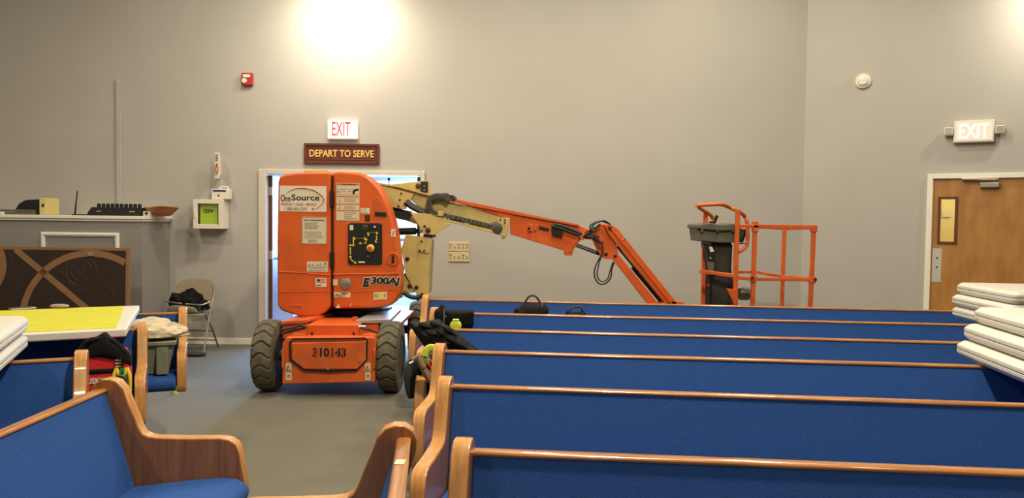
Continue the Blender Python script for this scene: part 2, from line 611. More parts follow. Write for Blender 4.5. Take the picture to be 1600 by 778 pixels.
# foyer beyond
FX0, FX1, FY = -4.9, 0.4, 13.4
bm = B(); box(bm, FX0, FX1, YW + .1, FY + .2, -.1, 0.0); struct('floor_foyer', bm, tile)
bm = B(); box(bm, FX0, FX1, YW + .18, FY, 2.7, 2.8); struct('ceiling_foyer', bm, foyer_m)
bm = B()
box(bm, FX0 - .1, FX0, YW + .18, FY, 0, 2.7)
box(bm, FX1, FX1 + .1, YW + .18, FY, 0, 2.7)
wx0, wx1, wz0, wz1 = -2.75, -1.55, .12, 2.2
box(bm, FX0, wx0, FY, FY + .15, 0, 2.7)
box(bm, wx1, FX1, FY, FY + .15, 0, 2.7)
box(bm, wx0, wx1, FY, FY + .15, wz1, 2.7)
box(bm, wx0, wx1, FY, FY + .15, 0, wz0)
struct('wall_foyer', bm, foyer_m)
bm = B(); box(bm, FX0, wx0, FY - .02, FY, 0, .1); box(bm, wx1, FX1, FY - .02, FY, 0, .1)
struct('baseboard_foyer', bm, trim_m)
bm = B()
for a in (wx0, (wx0 + wx1) / 2 - .02, wx1 - .04):
    box(bm, a, a + .04, FY + .02, FY + .1, wz0, wz1)
for z in (wz0, 1.1, wz1 - .05):
    box(bm, wx0, wx1, FY + .02, FY + .1, z, z + .05)
wn = struct('window_1', bm, steel_m)
bm = B(); box(bm, wx0, wx1, FY + .055, FY + .06, wz0, wz1); obj('pane', bm, glass_m, wn)
bm = B(); box(bm, -20, 20, FY + 3, FY + 12, -.12, -.02); struct('ground', bm, mat('pale concrete', (.5, .5, .48), .8, var=.1, scale=2))
# foyer ceiling light
t = thing('ceiling_light', 'slim ceiling light seen through the double doorway', 'light', (-1.35, 10.1, 2.6))
bm = B(); box(bm, -2.1, -.6, 10.05, 10.2, 2.64, 2.7); obj('housing', bm, gloss_white, t)
bm = B(); box(bm, -2.05, -.65, 10.08, 10.17, 2.625, 2.64); obj('tube', bm, fluor_m, t)
# dark wreath-like plant in the foyer by the left door leaf
t = thing('potted_tree', 'dark green leafy tree in the foyer, glimpsed beside the left door leaf', 'plant', (W(430, 345, 11.0).x, 11.0, 0))
bx_, bz_ = W(430, 345, 11.0).x, 1.48
bm = B()
rnd = random.Random(3)
for i in range(420):
    a = Vector((rnd.gauss(0, .10), rnd.gauss(0, .12), rnd.gauss(0, .22)))
    c = Vector((bx_, 11.0, bz_)) + a
    u = Vector((rnd.uniform(-1, 1), rnd.uniform(-1, 1), rnd.uniform(-1, 1))).normalized() * .05
    v_ = u.cross(Vector((0, 0, 1))).normalized() * .016
    vs = [bm.verts.new(p) for p in (c - u, c + v_, c + u, c - v_)]
    bm.faces.new(vs)
obj('foliage', bm, green_leaf, t)
bm = B(); tube(bm, [(bx_, 11, .3), (bx_ + .02, 11, .8), (bx_, 11, 1.5)], .016, 8); obj('trunk', bm, door_dark, t)
bm = B(); lathe(bm, [(.10, 0), (.14, .30), (.15, .32), (.12, .32)], (bx_, 11, 0), n=20); obj('pot', bm, black_m, t)

# right wall door
bm = B()
box(bm, t0, t0 + .055, -.03, .12, 0, rz, RX)
box(bm, t1 - .055, t1, -.03, .12, 0, rz, RX)
box(bm, t0 + .055, t1 - .055, -.03, .12, rz - .05, rz, RX)
struct('trim_2', bm, trim_m, bevel=.004)
s0, s1, sz = t0 + .058, t1 - .058, rz - .053
l0, lz1 = RW(1467, 308)
l1, lz0 = RW(1494, 381)
bm = B()
box(bm, s0, l0, .0, .045, .01, sz, RX)
box(bm, l1, s1, .0, .045, .01, sz, RX)
box(bm, l0, l1, .0, .045, lz1, sz, RX)
box(bm, l0, l1, .0, .045, .01, lz0, RX)
d3 = struct('door_3', bm, door_wood)
bm = B()
fw = .028
ringframe(bm, l0 - .005, l1 + .005, lz0 - .005, lz1 + .005, fw, -.012, .05, RX)
obj('window_frame', bm, door_dark, d3, bevel=.003, label='dark wooden frame of the narrow window')
bm = B(); box(bm, l0, l1, .018, .024, lz0, lz1, RX); obj('pane', bm, glass_m, d3)
a, zt = RW(1457, 388); b2, zb = RW(1470, 441)
bm = B(); box(bm, a, b2, -.004, 0, zb, zt, RX)
pp = obj('push_plate', bm, mat('dull aluminium', (.55, .53, .48), .5, metal=.3), d3, bevel=.001)
bm = B()
for f in (.45, .72):
    p = RX @ Vector(((a + b2) / 2, -.004, zb + (zt - zb) * f))
    bmesh.ops.create_icosphere(bm, subdivisions=2, radius=.009, matrix=Matrix.Translation(p))
obj('lock', bm, black_m, pp)
# closer
c0, cz0 = RW(1531, 292); c1, cz1 = RW(1562, 283)
bm = B(); box(bm, c0, c1, -.06, 0, cz0 - .01, cz1 - .012, RX); cl = obj('door_closer', bm, steel_m, d3, bevel=.01)
bm = B()
g0, gz = RW(1503, 280); g1, _ = RW(1560, 280)
tube(bm, [RX @ Vector((c1 - .06, -.05, cz1 - .01)), RX @ Vector((c1 - .04, -.07, cz1 + .012)), RX @ Vector((g0, -.06, gz - .0))], .007, 6)
box(bm, g0, g1, -.045, -.03, gz - .01, gz + .008, RX)
obj('closer_arm', bm, steel_m, cl)
# corridor behind it
bm = B()
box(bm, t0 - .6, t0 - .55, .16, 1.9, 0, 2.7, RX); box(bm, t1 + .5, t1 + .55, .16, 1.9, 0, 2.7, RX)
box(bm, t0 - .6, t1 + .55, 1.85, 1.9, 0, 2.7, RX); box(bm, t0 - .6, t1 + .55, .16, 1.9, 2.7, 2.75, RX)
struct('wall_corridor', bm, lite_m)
bm = B(); box(bm, t0 - .6, t1 + .55, .1, 1.9, -.1, -.001, RX); struct('floor_corridor', bm, carpet)
n0, nz0 = RW(1479, 334)
p_ = W(1479, 333, 9.9)
q = RX.inverted() @ p_
bm = B(); box(bm, q.x - .05, q.x + .05, 1.835, 1.85, p_.z - .05, p_.z + .05, RX)
tag(obj('paper_notice', bm, white_decal), 'small white notice seen through the narrow window of the maple door', 'paper')

# ------------------------------------------------------------------ booth half wall
YB = 8.33
bxr = W(265, 420, YW).x
bm = B()
box(bm, XL, bxr, YB, YW - .005, 0, 1.43)
struct('wall_booth', bm, booth_m)
bm = B()
box(bm, XL, bxr + .035, YB - .035, YW - .002, 1.455, 1.49)
box(bm, XL, bxr + .02, YB - .02, YW - .002, 1.43, 1.455)
struct('trim_3', bm, trim_m, bevel=.006)
ztop = 1.49
# picture-frame moulding
bm = B()
mx0, mx1 = W(65, 400, YB).x, W(187, 400, YB).x
mz1 = W(126, 363, YB).z
mz0 = .35
ringframe(bm, mx0, mx1, mz0, mz1, .045, YB - .014, YB)
ringframe(bm, mx0 + .013, mx1 - .013, mz0 + .013, mz1 - .013, .018, YB - .024, YB - .0141)
struct('trim_4', bm, trim_m, bevel=.003)

# ------------------------------------------------------------------ wall fittings
bm = B()
cxx = W(187, 250, YW).x
box(bm, cxx - .028, cxx + .028, YW - .03, YW, 1.49, W(187, 124, YW).z)
tag(obj('wall_conduit', bm, wall_m, bevel=.005), 'vertical cable conduit painted like the wall above the half wall', 'conduit')

# fire alarm
a = W(385, 123, YW)
t = thing('fire_alarm', 'red square fire alarm strobe mounted high on the back wall', 'alarm', (a.x, YW, a.z))
bm = B(); rect(bm, 377, 113.5, 394, 133, YW - .05, .05); obj('housing', bm, red_m, t, bevel=.008)
bm = B(); rect(bm, 379, 116, 390, 121, YW - .064, .02); obj('strobe_lens', bm, white_decal, t, bevel=.005)
bm = B(); disc(bm, (a.x - .005, YW - .062, a.z - .03), .028, .02, 'Y', 20); disc(bm, (a.x + .03, YW - .058, a.z + .01), .012, .02, 'Y', 12); obj('horn', bm, white_decal, t)

# EXIT sign back
a = W(535, 202, YW)
t = thing('exit_sign', 'lit white EXIT sign with red letters above the wooden sign and doorway', 'sign', (a.x, YW, a.z - .1))
bm = B(); rect(bm, 511.5, 187.5, 558.5, 217, YW - .06, .06); obj('housing', bm, exit_white, t, bevel=.008)
lettering('lettering', 'EXIT', exit_red, t, a.x, a.z, YW - .06, .213, .155, .003, bold=.004)

# DEPART TO SERVE
a = W(534.5, 240.5, YW)
t = thing('wooden_sign', 'dark wooden sign with gold letters DEPART TO SERVE above the doorway', 'sign', (a.x, YW, a.z - .1))
ww, hh = .435, .118
bm = B(); box(bm, a.x - ww, a.x + ww, YW - .02, YW, a.z - hh, a.z + hh); obj('board', bm, sign_wood, t, bevel=.004)
bm = B()
ringframe(bm, a.x - ww, a.x + ww, a.z - hh, a.z + hh, .028, YW - .033, YW - .0201)
for (x0_, x1_, z0_, z1_) in ((-ww + .05, ww - .05, hh - .052, hh - .046), (-ww + .05, ww - .05, -hh + .046, -hh + .052)):
    box(bm, a.x + x0_, a.x + x1_, YW - .026, YW - .0201, a.z + z0_, a.z + z1_)
obj('border', bm, sign_wood, t, bevel=.004)
lettering('lettering', 'DEPART TO SERVE', gold_m, t, a.x, a.z + .003, YW - .02, .745, .082, .008, bold=.018)

# AED cabinet
x0_, x1_ = W(311.5, 335, YW).x, W(357, 335, YW).x
z1_, z0_ = W(333, 312, YW).z, W(333, 357, YW).z
cz_ = (z0_ + z1_) / 2
dY = .16
t = thing('defibrillator_cabinet', 'white wall cabinet with glass door holding a lime AED pack', 'cabinet', ((x0_ + x1_) / 2, YW, z0_))
bm = B()
ringframe(bm, x0_, x1_, z0_, z1_, .01, YW - dY, YW - .01)
box(bm, x0_, x1_, YW - .0099, YW, z0_, z1_)
obj('body', bm, gloss_white, t, bevel=.003)
bm = B()
fwid = .05
ringframe(bm, x0_, x1_, z0_, z1_, fwid, YW - dY - .018, YW - dY - .0005)
dr = obj('door', bm, gloss_white, t, bevel=.003)
bm = B(); box(bm, x0_ + .051, x1_ - .051, YW - dY - .008, YW - dY - .005, z0_ + .051, z1_ - .051); obj('pane', bm, glass_m, dr)
bm = B(); box(bm, x0_ + .012, x0_ + .03, YW - dY - .03, YW - dY - .018, cz_ - .04, cz_ + .04); obj('latch', bm, white_decal, dr, bevel=.003)
t2 = thing('defibrillator_pack', 'lime AED pack standing upside down inside the glass door cabinet', 'medical pack', ((x0_ + x1_) / 2, YW - .08, z0_ + .01))
bm = B(); box(bm, x0_ + .055, x1_ - .075, YW - .13, YW - .03, z0_ + .011, z1_ - .045); obj('case', bm, aed_yellow, t2, bevel=.015, seg=3)
lettering('lettering', 'AED', ink_m, t2, (x0_ + x1_) / 2 - .01, cz_ + .035, YW - .131, .12, .042, .002, bold=.02, flip=True)
bm = B(); box(bm, x1_ - .07, x1_ - .03, YW - .11, YW - .05, z0_ + .011, z0_ + .16); box(bm, x1_ - .062, x1_ - .04, YW - .112, YW - .05, z0_ + .17, z0_ + .19)
obj('clip', bm, black_m, t2, bevel=.003)
# white kit box standing on the cabinet
a0, a1 = W(332, 300, YW - .1).x, W(359, 300, YW - .1).x
zt_ = W(345, 295, YW - .1).z
t = thing('first_aid_box', 'small white box with navy label standing on the AED cabinet', 'box', ((a0 + a1) / 2, YW - .08, z1_))
bm = B(); box(bm, a0, a1, YW - .14, YW - .02, z1_ + .001, zt_); obj('case', bm, gloss_white, t, bevel=.012, seg=3)
bm = B(); tube(bm, spline([(a0 + .08, YW - .08, zt_ - .005), (a0 + .09, YW - .08, zt_ + .02), (a1 - .03, YW - .08, zt_ + .02), (a1 - .02, YW - .08, zt_ - .005)], 5), .008, 8); obj('handle', bm, gloss_white, t)
bm = B(); box(bm, a0 + .02, a1 - .03, YW - .142, YW - .14, zt_ - .035, zt_ - .015); obj('label_strip', bm, blue_ink, t)
bm = B(); box(bm, a0 + .07, a0 + .10, YW - .142, YW - .14, zt_ - .085, zt_ - .075); box(bm, a0 + .08, a0 + .09, YW - .142, YW - .14, zt_ - .095, zt_ - .065); obj('cross', bm, red_ink, t)
# projecting AED sign
a = W(339, 260, YW)
t = thing('projecting_sign', 'narrow white sign with red mark projecting from the wall above the AED cabinet', 'sign', (a.x, YW, a.z - .15))
bm = B()
zt_, zb_ = a.z + .155, a.z - .155
s0_, s1_, s2_ = W(335.5, 260, YW - .20).x, W(342.5, 260, YW - .21).x, W(345.5, 260, YW - .001).x
prism(bm, [Vector((s0_, YW - .20, zt_)), Vector((s1_, YW - .21, zt_ - .01)), Vector((s1_, YW - .21, zb_ + .01)), Vector((s0_, YW - .20, zb_))], (0.004, .012, 0))
prism(bm, [Vector((s1_, YW - .205, zt_ - .04)), Vector((s2_, YW - .001, zt_ - .05)), Vector((s2_, YW - .001, zb_ + .05)), Vector((s1_, YW - .205, zb_ + .04))], (0.006, .0, 0))
obj('panel', bm, gloss_white, t)
bm = B()
ex_ = (s0_ + s1_) / 2
for q_ in (-1, 1):
    tube(bm, spline([(ex_, YW - .212, a.z + .02), (ex_ + q_ * .014, YW - .212, a.z - .03), (ex_ + q_ * .009, YW - .212, a.z - .07), (ex_, YW - .212, a.z - .10)], 4), .005, 6)
obj('emblem', bm, red_ink, t)
bm = B()
for i, z in enumerate((.115, .09, .065)):
    box(bm, ex_ - .013, ex_ + .013, YW - .215, YW - .205, a.z + z - .006, a.z + z + .006)
obj('print', bm, grey_ink, t)

# switch plates
for k, (y0_, y1_, lab) in enumerate(((378, 393, 'almond multi-gang switch plate, the upper of the stacked pair'), (394, 409, 'almond multi-gang switch plate, the lower of the stacked pair'))):
    a = W(717, (y0_ + y1_) / 2, YW)
    t = thing('switch_plate', lab, 'switch', (a.x, YW, a.z - .055), group='stacked wall switch plates')
    bm = B(); rect(bm, 701, y0_, 733.5, y1_, YW - .014, .014); obj('plate', bm, plate_m, t, bevel=.005)
    for i in range(5):
        xx = a.x - .096 + i * .048
        bm = B(); box(bm, xx - .006, xx + .006, YW - .026, YW - .013, a.z - .012, a.z + .012); obj('toggle', bm, mat('dull toggle', (.30, .25, .15), .5) if (i == 0 and k == 0) else MATS['dull toggle'], t, bevel=.002)
    for i in ((0, 2, 3, 4) if k == 0 else (0, 3)):
        xx = a.x - .096 + i * .048
        bm = B(); box(bm, xx - .016, xx + .016, YW - .0155, YW - .014, a.z + .02, a.z + .028)
        obj('label_strip', bm, ink_m, t)

# round device on right wall
ta, za = RW(1349, 127)
c = RX @ Vector((ta, 0, za))
t = thing('smoke_detector', 'round white detector mounted high on the angled wall', 'detector', c)
def rdisc(bm, prof, ta, za, n=28):
    tmp = B(); lathe(tmp, prof, (0, 0, 0), 'Y', n)
    me = bpy.data.meshes.new('x'); tmp.to_mesh(me); tmp.free()
    me.transform(RX @ Matrix.Translation((ta, 0, za)))
    bm.from_mesh(me); bpy.data.meshes.remove(me)
bm = B(); rdisc(bm, [(.085, 0), (.085, -.02), (.078, -.03)], ta, za); obj('base', bm, gloss_white, t)
bm = B(); rdisc(bm, [(.062, -.028), (.058, -.05), (.04, -.062), (.005, -.064)], ta, za); obj('cap', bm, gloss_white, t)
bm = B(); box(bm, ta - .03, ta + .03, -.066, -.05, za - .035, za - .02, RX); obj('lens', bm, steel_m, t)
# right exit sign with lamps
ta, za = RW(1521.5, 206)
hw = .185; hz = .115
t = thing('exit_sign', 'glowing EXIT sign with two side lamps above the maple door', 'sign', RX @ Vector((ta, 0, za - hz)))
bm = B(); box(bm, ta - hw, ta + hw, -.07, 0, za - hz, za + hz, RX); obj('housing', bm, gloss_white, t, bevel=.01)
bm = B(); box(bm, ta - hw + .02, ta + hw - .02, -.073, -.069, za - hz + .02, za + hz - .02, RX); obj('face', bm, exit_pink, t)
lettering('lettering', 'EXIT', exit_glow, t, ta, za, -.073, .27, .15, .003, bold=.006, xf=RX)
for s in (-1, 1):
    cxl = ta + s * (hw + .045)
    bm = B(); box(bm, cxl - .04, cxl + .04, -.09, -.02, za - .035, za + .05, RX); box(bm, cxl - s * .06, cxl, -.05, -.03, za - .02, za + .0, RX)
    hd = obj('lamp_head', bm, gloss_white, t, bevel=.008)
    bm = B()
    for i in range(4):
        box(bm, cxl - .03, cxl + .03, -.094, -.088, za - .022 + i * .018, za - .015 + i * .018, RX)
        box(bm, cxl - .03 + i * .018, cxl - .024 + i * .018, -.094, -.088, za - .025, za + .042, RX)
    obj('lens_grid', bm, steel_m, hd)

# ================================================================== BOOM LIFT
LY = 6.9
lift = thing('boom_lift', 'orange and cream electric boom lift parked in front of the double doorway', 'boom lift', (-1.55, 7.4, 0))
def P(name, bm, m, parent=None, **k):
    return obj(name, bm, m, parent or lift, **k)
# hoods
hl = [(434, 284), (436, 276), (444, 272), (462, 269.5), (490, 268.5), (516.5, 268.5), (516.5, 479), (508, 488), (499, 494), (488, 495.5), (470, 495), (452, 490), (438, 485), (433, 478), (432.5, 380)]
bm = B(); plate(bm, hl, LY, 1.05)
HL = P('rear_hood', bm, orange_m, bevel=.035, seg=4)
hr = [(520, 268), (530, 266.5), (548, 268), (562, 270), (574, 275), (585, 284), (593, 294), (601, 308), (608, 326), (614, 345), (619, 368), (622, 392), (624.5, 420), (625.5, 440), (625, 455), (619, 470), (611, 478), (590, 481), (555, 482.5), (520, 482.5)]
bm = B(); plate(bm, hr, LY, .26)
HR = P('control_hood', bm, orange_m, bevel=.03, seg=4)
# far-side cover and inner body
bm = B(); plate(bm, [(x if x > 560 else x, y) for x, y in [(530, 272), (562, 274), (590, 296), (606, 345), (612, 400), (612, 440), (600, 470), (530, 475)]], 7.75, .22)
P('far_hood', bm, orange_m, bevel=.03, seg=3)
bm = B(); plate(bm, [(523, 282), (556, 284), (570, 300), (572, 470), (523, 474)], LY + .2, .7)
P('machinery_bay', bm, dark_hood)
bm = B(); box(bm, W(516.5, 380, LY).x - .01, W(520, 380, LY).x + .01, LY + .03, LY + .8, W(518, 478, LY).z, W(518, 274, LY).z)
P('hood_seam', bm, black_m)
for (ya, yb) in ((297, 322), (393, 416)):
    bm = B(); rect(bm, 515.5, ya, 520, yb, LY - .012, .04); P('hood_hinge', bm, black_m, bevel=.003)
# yellow tail peeking above
bm = B(); plate(bm, [(474, 266), (509, 265), (509, 275), (477, 275)], LY + .35, .5); P('boom_tail', bm, yellow_m, bevel=.006)
# hood creases / recess
bm = B()
tube(bm, px([(435, 424), (470, 426), (500, 429), (516, 430)], LY - .002), .006, 6)
tube(bm, px([(434, 456), (475, 456), (516, 455)], LY - .002), .003, 6)
P('moulded_ridge', bm, orange_m, HL)
bm = B()
tube(bm, px([(521, 428.5), (560, 428), (600, 428), (623, 427)], LY - .002), .008, 6)
tube(bm, px([(521, 455.5), (560, 456), (623, 452)], LY - .002), .003, 6)
P('moulded_ridge', bm, orange_m, HR)
dk = mat('orange shade tone', (0.55, 0.092, 0.013), 0.5, var=.1, scale=8)  # lift orange darkened: shade of recesses and arm underside put into the colour
dk.name = 'shaded orange paint'
bm = B(); plate(bm, [(453, 477.5), (472, 475.5), (472, 490), (469.5, 480)], LY - .006, .02); P('hand_recess', bm, dk, HL, bevel=.004)  # recess shade painted as a darker orange plate
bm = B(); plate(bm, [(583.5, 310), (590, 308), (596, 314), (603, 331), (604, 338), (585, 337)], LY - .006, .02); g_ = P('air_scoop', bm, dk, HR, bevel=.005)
bm = B(); plate(bm, [(586, 331), (603, 332), (604, 338), (586, 337)], LY - .012, .01); plate(bm, [(591, 333), (601, 333.5), (601, 336), (591, 335.5)], LY - .014, .01); P('scoop_lip', bm, black_m, HR)
# latch
lc = W(614, 405, LY)
bm = B(); lathe(bm, [(.062, 0), (.060, -.010), (.050, -.012), (.045, -.003), (.01, -.003)], lc, 'Y', 28); P('latch_cup', bm, orange_m, HR)
bm = B(); box(bm, lc.x - .010, lc.x + .012, LY - .02, LY, lc.z - .035, lc.z + .035); P('latch', bm, black_m, HR, bevel=.008)
# filler cap
lc = W(540, 443.5, LY)
bm = B(); lathe(bm, [(.052, 0), (.052, -.008), (.042, -.014), (.005, -.014)], lc, 'Y', 24)
for s in (-1, 1):
    box(bm, lc.x + s * .05 - .010, lc.x + s * .05 + .010, LY - .008, LY, lc.z + .018, lc.z + .034)
box(bm, lc.x - .04, lc.x + .04, LY - .018, LY - .012, lc.z - .004, lc.z + .004)
P('filler_cap', bm, mat('dull grey metal', (.26, .22, .16), .5, metal=.3), HR, label='round metal filler cap')

def decal(x0, y0, x1, y1, m=decal_m, parent=None, name='decal', skew=0):
    bm = B()
    if skew:
        plate(bm, [(x0, y0 + skew), (x1, y0), (x1, y1), (x0, y1 + skew)], LY - .003, .004)
    else:
        rect(bm, x0, y0, x1, y1, LY - .003, .004)
    return P(name, bm, m, parent)
def D2(x, y):
    p = W(x, y, LY - .003)
    return p.x, p.z
# One Source decal
decal(437, 290.5, 510, 330.5, white_decal, HL, 'logo_decal')
def txt(body, xa, xb, yc, hpx, m, parent, bold=.01, shear=0, YY=None):
    YY = YY or (LY - .003)
    a_, b_ = W(xa, yc, YY), W(xb, yc, YY)
    return lettering('lettering', body, m, parent, (a_.x + b_.x) / 2, (a_.z + b_.z) / 2, YY, b_.x - a_.x, hpx * YY / F, .002, bold=bold, shear=shear)
txt('One', 438.5, 454, 309.5, 10.5, ink_m, HL, .012)
txt('Source', 455.5, 499, 308.5, 9.5, ink_m, HL, .018)
txt('RENTALS • SALES • SERVICE', 440, 494, 319, 4, red_ink, HL, .0)
txt('1 888-805-3399', 445, 480, 326.3, 5, grey_ink, HL, .005)
bm = B()
sw = spline(px([(446, 304), (452, 298.5), (463, 294.5), (475, 294), (490, 297), (502, 305), (506, 312.5), (502, 320), (495, 325), (489, 327)], LY - .005), 5)
n_ = len(sw)
tube(bm, sw, [0.0015 + 0.0085 * math.sin(math.pi * min(1, (i / n_) * 1.0)) ** 1.0 for i in range(n_)], 6, flat=.3)
bmesh.ops.create_icosphere(bm, subdivisions=2, radius=.009, matrix=Matrix.Translation(W(488.5, 326.5, LY - .003)) @ Matrix.Diagonal((1, .3, 1, 1)))
P('logo_swoosh', bm, red_ink, HL)
# responsibilities notice
decal(471.5, 339, 510.5, 381.5, decal_m, HL, 'notice_decal')
a_, b_ = D2(476, 344), D2(506, 350)
bm = B(); bars(bm, a_[0], b_[0], D2(476, 358)[1], D2(476, 347)[1], 4, LY - .003, seed=4); bars(bm, a_[0], b_[0], D2(476, 372)[1], D2(476, 361)[1], 4, LY - .003, seed=5, fill=.3)
bars(bm, D2(481, 372)[0], D2(500, 372)[0], D2(476, 379)[1], D2(476, 373.5)[1], 2, LY - .003, seed=9, fill=.4)
for (xa, ya, xb, yb) in ((472, 339.5, 510, 340.3), (472, 380.2, 510, 381), (472, 339.5, 472.7, 381), (509.3, 339.5, 510, 381)):
    rect(bm, xa, ya, xb, yb, LY - .004, .001)
P('print', bm, grey_ink, HL)
txt("User's Responsibilities", 475, 507, 344, 3, ink_m, HL, .01)
decal(479.5, 408.5, 512.5, 424.5, decal_m, HL, 'decal')
bm = B(); rect(bm, 480, 416, 512, 416.6, LY - .004, .001); rect(bm, 500, 409.5, 501, 416, LY - .004, .001); rect(bm, 506, 410, 510, 414, LY - .004, .001)
for xx in (482, 487, 495):
    rect(bm, xx, 413, xx + 3, 415, LY - .004, .001)
bars(bm, D2(482, 420)[0], D2(510, 420)[0], D2(482, 424)[1], D2(482, 417)[1], 2, LY - .003, seed=2, fill=.3)
P('print', bm, grey_ink, HL)
decal(493, 434.5, 510, 448, white_decal, HL, 'flag_decal')
bm = B(); rect(bm, 495, 436, 500, 439.5, LY - .004, .001); bars(bm, D2(495, 0)[0], D2(508, 0)[0], D2(495, 447)[1], D2(495, 444)[1], 1, LY - .003); P('flag_canton', bm, blue_ink, HL)
bm = B()
for i in range(4):
    rect(bm, 500.4 if i < 2 else 495, 436 + i * 1.8, 508.5, 436.9 + i * 1.8, LY - .004, .001)
P('flag_stripes', bm, red_ink, HL)
# control hood decals
decal(525.5, 286, 561.5, 344.5, decal_m, HR, 'warning_decal')
bm = B()
for ya, yb in ((286.5, 289.5), (306, 308), (318, 320), (328, 330)):
    rect(bm, 526, ya, 561, yb, LY - .004, .001)
P('warning_band', bm, mat('orange print', (.70, .16, .04), .5), HR)
txt('WARNING', 533, 556, 288, 2.2, ink_m, HR, .02)
bm = B()
for (xa, ya, xb, yb) in ((526, 295, 561, 295.6), (526, 303.6, 561, 304.2), (532.5, 295, 533, 304), (551, 295, 551.5, 304), (526.5, 298, 530, 301), (535, 298.5, 540, 300), (544, 298.5, 549, 300)):
    rect(bm, xa, ya, xb, yb, LY - .004, .001)
for i, (ya, yb) in enumerate(((309, 316), (321, 327), (331, 343))):
    bars(bm, D2(539, 0)[0], D2(559, 0)[0], D2(539, yb)[1], D2(539, ya)[1], 3 if i < 2 else 4, LY - .003, seed=20 + i, fill=.3)
tube(bm, px([(529, 310), (532, 313), (530, 316)], LY - .003), .003, 5); tube(bm, px([(530, 321), (532, 324), (528, 327)], LY - .003), .003, 5)
P('print', bm, grey_ink, HR)
bm = B(); tube(bm, spline(px([(552.5, 303), (553, 299), (556, 296.8), (560, 296)], LY - .004), 4), .010, 6, flat=.2); P('hose_pictogram', bm, ink_m, HR)
decal(563, 325, 577.5, 333.5, white_decal, HR, 'decal')
bm = B(); bars(bm, D2(564, 0)[0], D2(577, 0)[0], D2(564, 333)[1], D2(564, 325.5)[1], 3, LY - .003, seed=33, fill=.25); P('print', bm, grey_ink, HR)
bm = B()
for i in range(2):
    for j in range(3):
        rect(bm, 570.5 + i * 4, 336 + j * 3.6, 573.8 + i * 4, 339 + j * 3.6, LY - .004, .004)
P('indicator_grid', bm, black_m, HR)
decal(611, 358, 618, 370, white_decal, HR, 'decal')
bm = B(); tube(bm, px([(613, 368), (616, 360)], LY - .005), .004, 5); P('print', bm, red_ink, HR)
decal(520.5, 436.5, 527.5, 446, decal_m, HR, 'decal')
decal(522, 456.5, 547.5, 464.5, decal_m, HR, 'decal')
bm = B(); bars(bm, D2(531, 0)[0], D2(545, 0)[0], D2(531, 464)[1], D2(531, 459.5)[1], 2, LY - .003, seed=41, fill=.35)
tube(bm, px([(524, 463), (525.5, 459.5), (527.5, 461), (529, 463)], LY - .004), .004, 5); rect(bm, 533, 457.3, 543, 459, LY - .004, .001); P('print', bm, ink_m, HR)
decal(583.5, 455.5, 604.5, 467.5, decal_m, HR, 'decal', skew=1.2)
bm = B(); rect(bm, 591, 457, 597, 466, LY - .004, .001); P('pictogram', bm, yellow_p, HR)
bm = B()
for xx in (585, 588.5, 600):
    rect(bm, xx, 459, xx + 2, 465, LY - .004, .001)
P('print', bm, grey_ink, HR)
# model lettering, white outline behind black
txt('E', 565.5, 579, 441, 16.5, white_decal, HR, .12, .25)
txt('E', 566.5, 578, 441, 14.5, ink_m, HR, .06, .25, LY - .006)
txt('300AJ', 578, 626, 440, 16.5, white_decal, HR, .085, .15)
txt('300AJ', 579, 625, 440, 14.5, ink_m, HR, .04, .15, LY - .006)
# wear scratches
bm = B(); plate(bm, [(524, 481), (529, 475), (532, 481)], LY - .002, .004); plate(bm, [(546, 478), (548.5, 473), (549, 475), (547.5, 479)], LY - .002, .004); P('worn_patch', bm, decal_m, HR)
# control panel
bm = B()
def rrect(x0, y0, x1, y1, r, n=4):
    out = []
    for (cx_, cy_, a0_) in ((x1 - r, y0 + r, -90), (x1 - r, y1 - r, 0), (x0 + r, y1 - r, 90), (x0 + r, y0 + r, 180)):
        for i in range(n + 1):
            a = R(a0_ + 90 * i / n)
            out.append((cx_ + r * math.cos(a), cy_ + r * math.sin(a)))
    return out
plate(bm, rrect(541, 346, 599.5, 416.5, 5), LY - .004, .01); P('panel_surround', bm, orange_m, HR, bevel=.004)
bm = B(); plate(bm, rrect(543.5, 348.5, 597, 414, 4), LY - .012, .012); P('control_panel', bm, black_m, HR, bevel=.003)
YP = LY - .012
c = W(579, 387.5, YP)
bm = B(); lathe(bm, [(.034, 0), (.034, -.008), (.028, -.012)], c, 'Y', 24); P('stop_collar', bm, yellow_p, HR)
bm = B(); lathe(bm, [(.012, 0), (.012, -.03), (.020, -.032), (.020, -.045), (.014, -.050)], c, 'Y', 24); P('stop_button', bm, red_knob, HR)
c = W(570, 356, YP); bm = B(); lathe(bm, [(.030, 0), (.030, -.004), (.024, -.008), (.006, -.008)], c, 'Y', 24); P('gauge', bm, mat('dark gauge', (.035, .035, .032), .3), HR)
c = W(585.5, 354.5, YP); bm = B(); lathe(bm, [(.010, 0), (.008, -.006)], c, 'Y', 16); P('indicator', bm, white_decal, HR)
bm = B(); rect(bm, 546.5, 351.5, 552, 359.5, YP - .001, .002); rect(bm, 560, 408.3, 570, 410.6, YP - .001, .002)
P('panel_print', bm, white_decal, HR)
bm = B()
def arrow(bm, pts, w=.006):
    tube(bm, px(pts, YP - .001), w, 4, flat=.3)
for pts in ([(576, 366), (578, 363), (584, 363), (588, 365)], [(588, 368), (589, 374), (586, 376)], [(552, 370), (552, 381)], [(556, 372.5), (568, 372.5)], [(572, 376), (571, 381)], [(565, 380), (573, 380)],
            [(547.5, 386), (547.5, 398)], [(547, 401), (549, 406), (553, 409)], [(575, 369), (576, 366)]):
    arrow(bm, pts, .0045)
